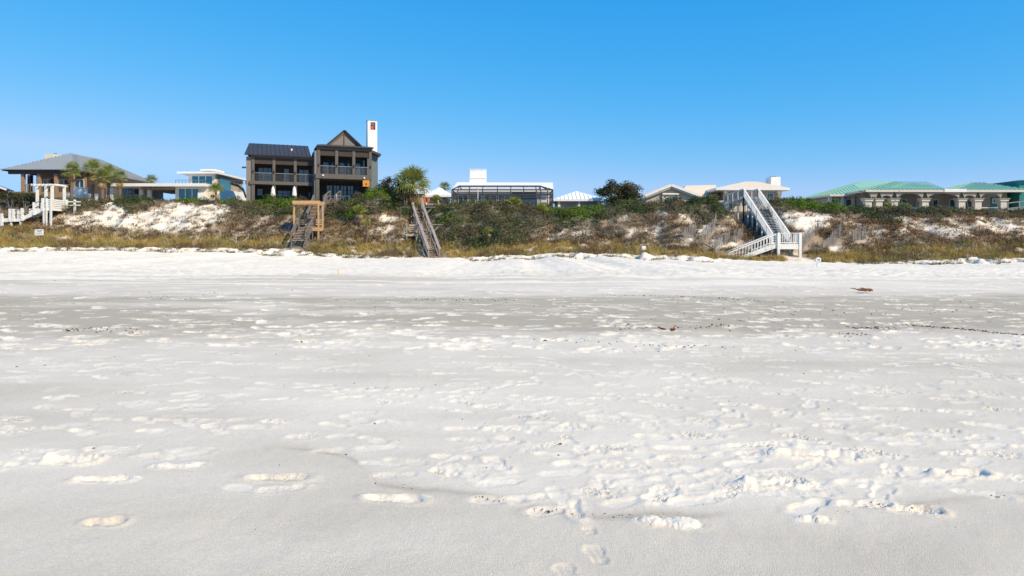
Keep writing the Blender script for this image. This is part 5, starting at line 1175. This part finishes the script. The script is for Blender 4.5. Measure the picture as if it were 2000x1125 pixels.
palmetto('second spiky palmetto before the arcade, nearer the columns', 1768, 403, 80.5, .9, False, 16, 12)
def leafy(name, label, cat, x, Y, zc, rx, ry, rz, nl, ls, cols, group=None, seed=0, limbs=7, asp=.65, hole=.5):
    """tree or shrub: forked limbs and a crown of single leaves gathered in uneven clumps"""
    rr = random.Random(seed); b = tz(x, Y)-.2
    t = thing(name, label, cat, (x, Y, b), group)
    tr = MB(); ends = []
    for i in range(limbs):
        a = 6.28*i/limbs+rr.uniform(-.4,.4); e = rr.uniform(.2,.9)
        p1 = (x+math.cos(a)*rx*.25, Y+math.sin(a)*ry*.25, b+(zc-b)*.55); p2 = (x+math.cos(a)*rx*.75*e, Y+math.sin(a)*ry*.75*e, zc+rz*rr.uniform(-.2,.6))
        tr.tube([(x+math.cos(a)*.1,Y+math.sin(a)*.1,b), p1, p2], [.11,.07,.03], 5)
    tr.build('trunk', M['twig'], t)
    k = 60; th = rng.uniform(0,2*np.pi,k); ph = np.arccos(rng.uniform(-.75,1,k)); r0 = rng.uniform(.45,1.0,k)
    cen = np.stack([np.sin(ph)*np.cos(th)*rx*r0, np.sin(ph)*np.sin(th)*ry*r0, np.cos(ph)*rz*r0], 1)
    ci = rng.integers(0,k,nl); off = rng.normal(size=(nl,3)); off /= np.linalg.norm(off,axis=1,keepdims=True); off *= (rng.random((nl,1))**.5)*np.array([rx,ry,rz])*.30
    P = np.array([x,Y,zc])+cen[ci]+off
    base = np.array(cols)[rng.integers(0,len(cols),k)][ci]*(1+rng.normal(size=(nl,1))*.22)
    v,q,c = leaves(P, off/np.linalg.norm(off,axis=1,keepdims=True)+np.array([0,0,.5]), rng.uniform(ls*.65,ls*1.3,nl), asp, np.clip(base,.008,.6))
    T = np.concatenate([q[:,[0,1,2]], q[:,[0,2,3]]])
    np_mesh('crown', v.astype(np.float32), T, c, M['plant'], parent=t, org=(x,Y,b))
DK = [(.035,.048,.020), (.05,.06,.024), (.07,.075,.032), (.085,.075,.04)]
leafy('sea_grape_tree', 'dark round-crowned tree on the crest left of the tile-roofed house', 'tree', sX(1206,86), 86, sZ(382,86), 3.0, 2.4, 1.75, 12000, .20, DK+[(.11,.10,.05)], seed=1)
leafy('dark_tree', 'dark leafy tree crowding the left side of the cabbage palm', 'tree', sX(768,80.5), 80.5, sZ(364,80.5), 1.6, 1.3, 1.25, 3000, .15, DK, seed=2)
leafy('dark_tree', 'thin twiggy tree at the right wall of the dark house', 'tree', sX(750,83), 83, sZ(366,83), 1.1, 1.0, .95, 1200, .13, DK, seed=3)
leafy('leafy_shrub', 'dark shrub under the cabbage palm crown', 'shrub', sX(790,79), 79, sZ(381,79), 1.3, 1.2, 1.0, 2200, .15, DK, seed=4)
BR = [(.07,.10,.022), (.12,.15,.03), (.09,.12,.03), (.18,.17,.05)]
for i, (px_, py_, rx, rz, lab) in enumerate(((1508,402,1.3,1.0,'glossy broad-leaved shrub touching the white stair'), (1533,399,1.4,1.0,'yellow-flecked broad-leaved shrub below the railing of the tile-roofed house'), (1562,399,1.2,.9,'round broad-leaved shrub between the tile-roofed and green-roofed houses'), (1582,402,.8,.7,'small shrub at the left eave of the green-roofed house'))):
    leafy('broadleaf_shrub', lab, 'shrub', sX(px_,80), 80, sZ(py_,80), rx, 1.1, rz, 1500, .17, BR, 'broad-leaved shrubs right of the white stair', seed=10+i, asp=.85)
leafy('broadleaf_shrub', 'olive shrub beside the porch of the tile-roofed house', 'shrub', sX(1384,85), 85, sZ(391,85), 1.4, 1.0, .9, 1600, .16, BR, seed=20, asp=.8)
for i, (px_, py_, rx, lab) in enumerate(((20,385,1.5,'dark shrub at the dune edge beside the small yellow palmetto'), (52,386,1.2,'dark shrub in front of the porch of the grey-roofed house'))):
    leafy('leafy_shrub', lab, 'shrub', sX(px_,82), 82, sZ(py_,82), rx, 1.1, .7, 1500, .15, DK, seed=30+i)
def bare_shrub(label, px_, py_, Yp, rad, n, m, seed):
    rr = random.Random(seed); x = sX(px_,Yp); b = tz(x,Yp)-.05
    t = thing('bare_shrub', label, 'dead shrub', (x,Yp,b), 'bleached bare shrubs on the dune')
    for i in range(n):
        a = rr.uniform(0,6.28); el = rr.uniform(.15,1.2); p = Vector((x,Yp,b)); pts = [p]; d = Vector((math.cos(a)*math.cos(el), math.sin(a)*math.cos(el), math.sin(el)))
        for k in range(4):
            d = (d+Vector((rr.gauss(0,.35),rr.gauss(0,.35),rr.gauss(-.05,.25)))).normalized(); p = p+d*rad*.32; p.z = max(p.z, tz(p.x,p.y)+.03); pts.append(p.copy())
        MB().tube(pts, [.035,.028,.022,.015,.008], 4).build('branch', m, t)
bare_shrub('bleached bare branches sprawling over the brown slope left of the pine arbour', 466, 441, 72, 1.5, 6, M['bleached'], 1)
bare_shrub('grey bare shrub at the right end of the dark green thicket', 1140, 452, 72, 1.8, 16, M['twig'], 2)
bare_shrub('silvery bare shrub below the pyramid-roofed pavilion', 1175, 436, 73, 1.8, 18, M['twig'], 3)
# ------------------------------------------------------------------ sand fences
for i, (a, b, yt_, yb_, Ya, Yb, hi, lab) in enumerate((
        (1336,1357,457,480,69.5,70.5,13,'short sand fence farthest from the white stair, next to a leaning stake'), (1373,1398,447,481,69.2,71.8,10,'sand fence rising to a tall end stake, between two others'), (1396,1425,460,489,68.2,69.6,12,'low broken sand fence in front of the tall-staked one'),
        (1435,1451,454,477,69.6,70.2,8,'narrow sand fence in the shade under the white stair walkway'), (1452,1472,469,482,68.6,69.2,9,'low sand fence panel beside the side flight of the white stair'),
        (1566,1597,459,488,67.5,69.8,14,'sand fence just right of the white stair landing'), (1615,1641,458,488,67.2,69.0,12,'sand fence in the middle of the three right of the white stair'), (1667,1690,456,483,67.8,68.8,13,'sand fence farthest right of the white stair landing'))):
    xa, xb = sX(a,Ya), sX(b,Yb)
    t = thing('sand_fence', lab, 'fence', ((xa+xb)/2, (Ya+Yb)/2, tz((xa+xb)/2, (Ya+Yb)/2)), 'sand fences on the dune foot')
    n = max(8, int((b-a)/1.9)); hgt = (yb_-yt_)/17
    pm = box_mesh('picket', .07, .018, 1.35, M['picket'])
    tops = []
    for k in range(n):
        f = k/(n-1); x = xa+(xb-xa)*f; Yk = Ya+(Yb-Ya)*f+.12*math.sin(f*5+i); g = tz(x, Yk); top = g+min(1.25, hgt)*(.9+.1*random.random())
        o = piece('picket', pm, (x, Yk, top-.675), t, rot=(random.gauss(0,.05), random.gauss(0,.06), random.gauss(0,.3))); tops.append(Vector((x,Yk,top)))
    for s in (.25, .75):
        w_ = MB()
        for p, q in zip(tops[:-1], tops[1:]): w_.beam(p-Vector((0,.02,s)), q-Vector((0,.02,s)), .02, .02)
        w_.build('wire', M['darkwood'], t)
    for e, hx in ((tops[0], .12), (tops[-1], .35)):
        MB().tube([(e.x,e.y+.05,tz(e.x,e.y)-.3), (e.x+.02,e.y+.05,e.z+hx)], [.05,.04], 6).build('stake', M['picket'], t)
# ------------------------------------------------------------------ signs and small things on the sand
def board_sign(name, label, px0, px1, py0, py1, Y, marks):
    x0, x1 = sX(px0,Y), sX(px1,Y); xm = (x0+x1)/2; g = tz(xm, Y); z0, z1 = sZ(py1,Y), sZ(py0,Y)
    t = thing(name, label, 'sign', (xm, Y, g))
    MB().box(xm-.04, xm+.04, Y+.02, Y+.1, g-.3, z1-.03).build('post', M['greywood'], t)
    bd = MB().box(x0, x1, Y-.02, Y+.018, z0, z1).build('board', M['white'], t)
    for a, b, c, d in marks: MB().box(x0+(x1-x0)*a, x0+(x1-x0)*b, Y-.027, Y-.0205, z1-(z1-z0)*d, z1-(z1-z0)*c).build('lettering', M['ink'] , bd)
rr = random.Random(5); mk = []
for row, (c, d, f0, f1) in enumerate(((.12,.22,.08,.92), (.32,.48,.28,.74), (.62,.67,.1,.9), (.76,.81,.14,.86))):
    x = f0
    while x < f1: w_ = rr.uniform(.03,.09); mk.append((x, min(x+w_,f1), c, d)); x += w_+rr.choice((.015,.015,.04))
board_sign('notice_sign', 'white notice board with lines of lettering in the dune grass below the pergola stair', 68, 85, 448, 459.5, 74.6, mk)
board_sign('small_sign', 'small square pale sign with dark marks at the grass edge', 1253.5, 1261.5, 480.5, 487.5, 66.5, [(.15,.3,.62,.9), (.68,.84,.66,.9), (.18,.28,.2,.34), (.7,.8,.2,.34)])
Y = 47.5; x = sX(1597.5,Y); g = tz(x,Y)
t = thing('marker_box', 'white box with peaked top on a short post on the open sand', 'marker', (x,Y,g))
MB().box(x-.06,x+.06,Y-.06,Y+.06,g-.2,g+.34).build('post', M['white'], t)
MB().add([(x-.17,Y-.12,g+.34),(x+.17,Y-.12,g+.34),(x+.17,Y-.12,g+.54),(x,Y-.12,g+.66),(x-.17,Y-.12,g+.54),(x-.17,Y+.12,g+.34),(x+.17,Y+.12,g+.34),(x+.17,Y+.12,g+.54),(x,Y+.12,g+.66),(x-.17,Y+.12,g+.54)],
         [(0,1,2,3,4),(9,8,7,6,5),(0,5,6,1),(1,6,7,2),(2,7,8,3),(3,8,9,4),(4,9,5,0)]).build('box', M['white'], t)
MB().box(x-.1,x+.1,Y-.126,Y-.1205,g+.42,g+.5).build('plate', M['ink'], t)
xg, Yg = gnd(660.5, 537); g = tz(xg,Yg); MB_ = MB().box(xg-.02,xg+.02,Yg-.02,Yg+.02,g-.1,g+.24)
tag(MB_.build('yellow_stake', M['yellow']), 'thin yellow stake standing in the open white sand', 'stake')
xg, Yg = gnd(1690, 571)
d = MB(); rr = random.Random(9)
for i in range(26):
    p = Vector((xg+rr.gauss(0,.16), Yg+rr.gauss(0,.10), tz(xg,Yg)+.03+rr.random()*.05)); q = p+Vector((rr.uniform(-.22,.22), rr.gauss(0,.1), rr.uniform(-.02,.06))); d.tube([p,(p+q)/2+Vector((0,0,.02)),q], [.018,.015,.006], 4)
tag(d.build('driftwood_clump', M['rust']), 'rusty brown clump of twigs on the pale upper beach', 'driftwood')
xg, Yg = gnd(1313, 646); d = MB(); 
for i in range(5):
    p = Vector((xg+rr.gauss(0,.05), Yg+rr.gauss(0,.04), tz(xg,Yg)+.02)); d.tube([p, p+Vector((rr.uniform(-.08,.08), rr.gauss(0,.05), .02))], [.02,.01], 5)
tag(d.build('bark_scrap', M['rust']), 'small scrap of reddish bark lying on the grey packed sand', 'bark')
# wrack: dark flecks strewn in lines along the beach
def wrack():
    V=[]; T=[]
    r2 = np.random.default_rng(3)
    lines = [([(1750,634),(1830,640),(1900,645),(2000,656),(2080,662)],260,.05), ([(1680,640),(1700,642),(1730,640)],90,.10), ([(1640,652),(1670,653),(1690,655)],40,.05), ([(1180,576),(1300,578),(1420,584),(1520,592)],120,.12), ([(700,586),(840,584),(930,588),(1000,586)],90,.25),
             ([(250,584),(330,578),(450,572)],60,.2), ([(130,645),(180,643),(240,652)],70,.12), ([(1020,662),(1150,668),(1300,676),(1420,678)],60,.08), ([(720,940),(870,958),(1040,990),(1150,1006),(1260,1010),(1340,1004)],110,.02), ([(1640,1000),(1700,992),(1880,974),(2000,960)],50,.02),
             ([(1420,634),(1380,641),(1300,642),(1200,645)],80,.05), ([(1300,650),(1500,610),(1700,606),(1900,606)],120,.5)]
    pts = []
    for ln, n, sp in lines:
        g_ = np.array([gnd(*p) for p in ln]); tt = r2.uniform(0, len(ln)-1, n); i = np.minimum(tt.astype(int), len(ln)-2); f = (tt-i)[:,None]
        p = g_[i]*(1-f)+g_[i+1]*f+r2.normal(size=(n,2))*np.array([sp*1.5, sp]); pts.append(p)
    n = 350; y = 3.2*np.exp(r2.random(n)*np.log(45/3.2)); pts.append(np.stack([r2.uniform(-1,1,n)*y*.9, y], 1))
    p = np.concatenate(pts); n = len(p); s = r2.uniform(.002,.009,n)*np.clip(p[:,1]/6,.45,2.0)
    z = terrain(p[:,0],p[:,1])
    z += (fbm(p[:,0]*0.5,p[:,1]*0.5,3,41)-.5)*0.07*sstep(2,12,p[:,1])+(fbm(p[:,0]*2.2,p[:,1]*2.2,3,43)-.5)*.012
    for k in range(n):
        b = len(V); a = r2.uniform(0,3.14); c_, s_ = math.cos(a)*s[k]*r2.uniform(1,3), math.sin(a)*s[k]*2; x_, y_, z_ = p[k,0], p[k,1], z[k]-.003
        V += [(x_-c_,y_-s_,z_), (x_+s_*.5,y_-c_*.5,z_), (x_+c_,y_+s_,z_), (x_-s_*.5,y_+c_*.5,z_), (x_,y_,z_+s[k]*1.3)]
        T += [(b,b+1,b+4),(b+1,b+2,b+4),(b+2,b+3,b+4),(b+3,b,b+4)]
    me = bpy.data.meshes.new('beach_wrack'); me.from_pydata(V,[],T); me.materials.append(M['wrack'])
    o = bpy.data.objects.new('beach_wrack', me); link(o); tag(o, 'dark flecks of dry seaweed strewn along old tide lines', 'seaweed', kind='stuff')
wrack()
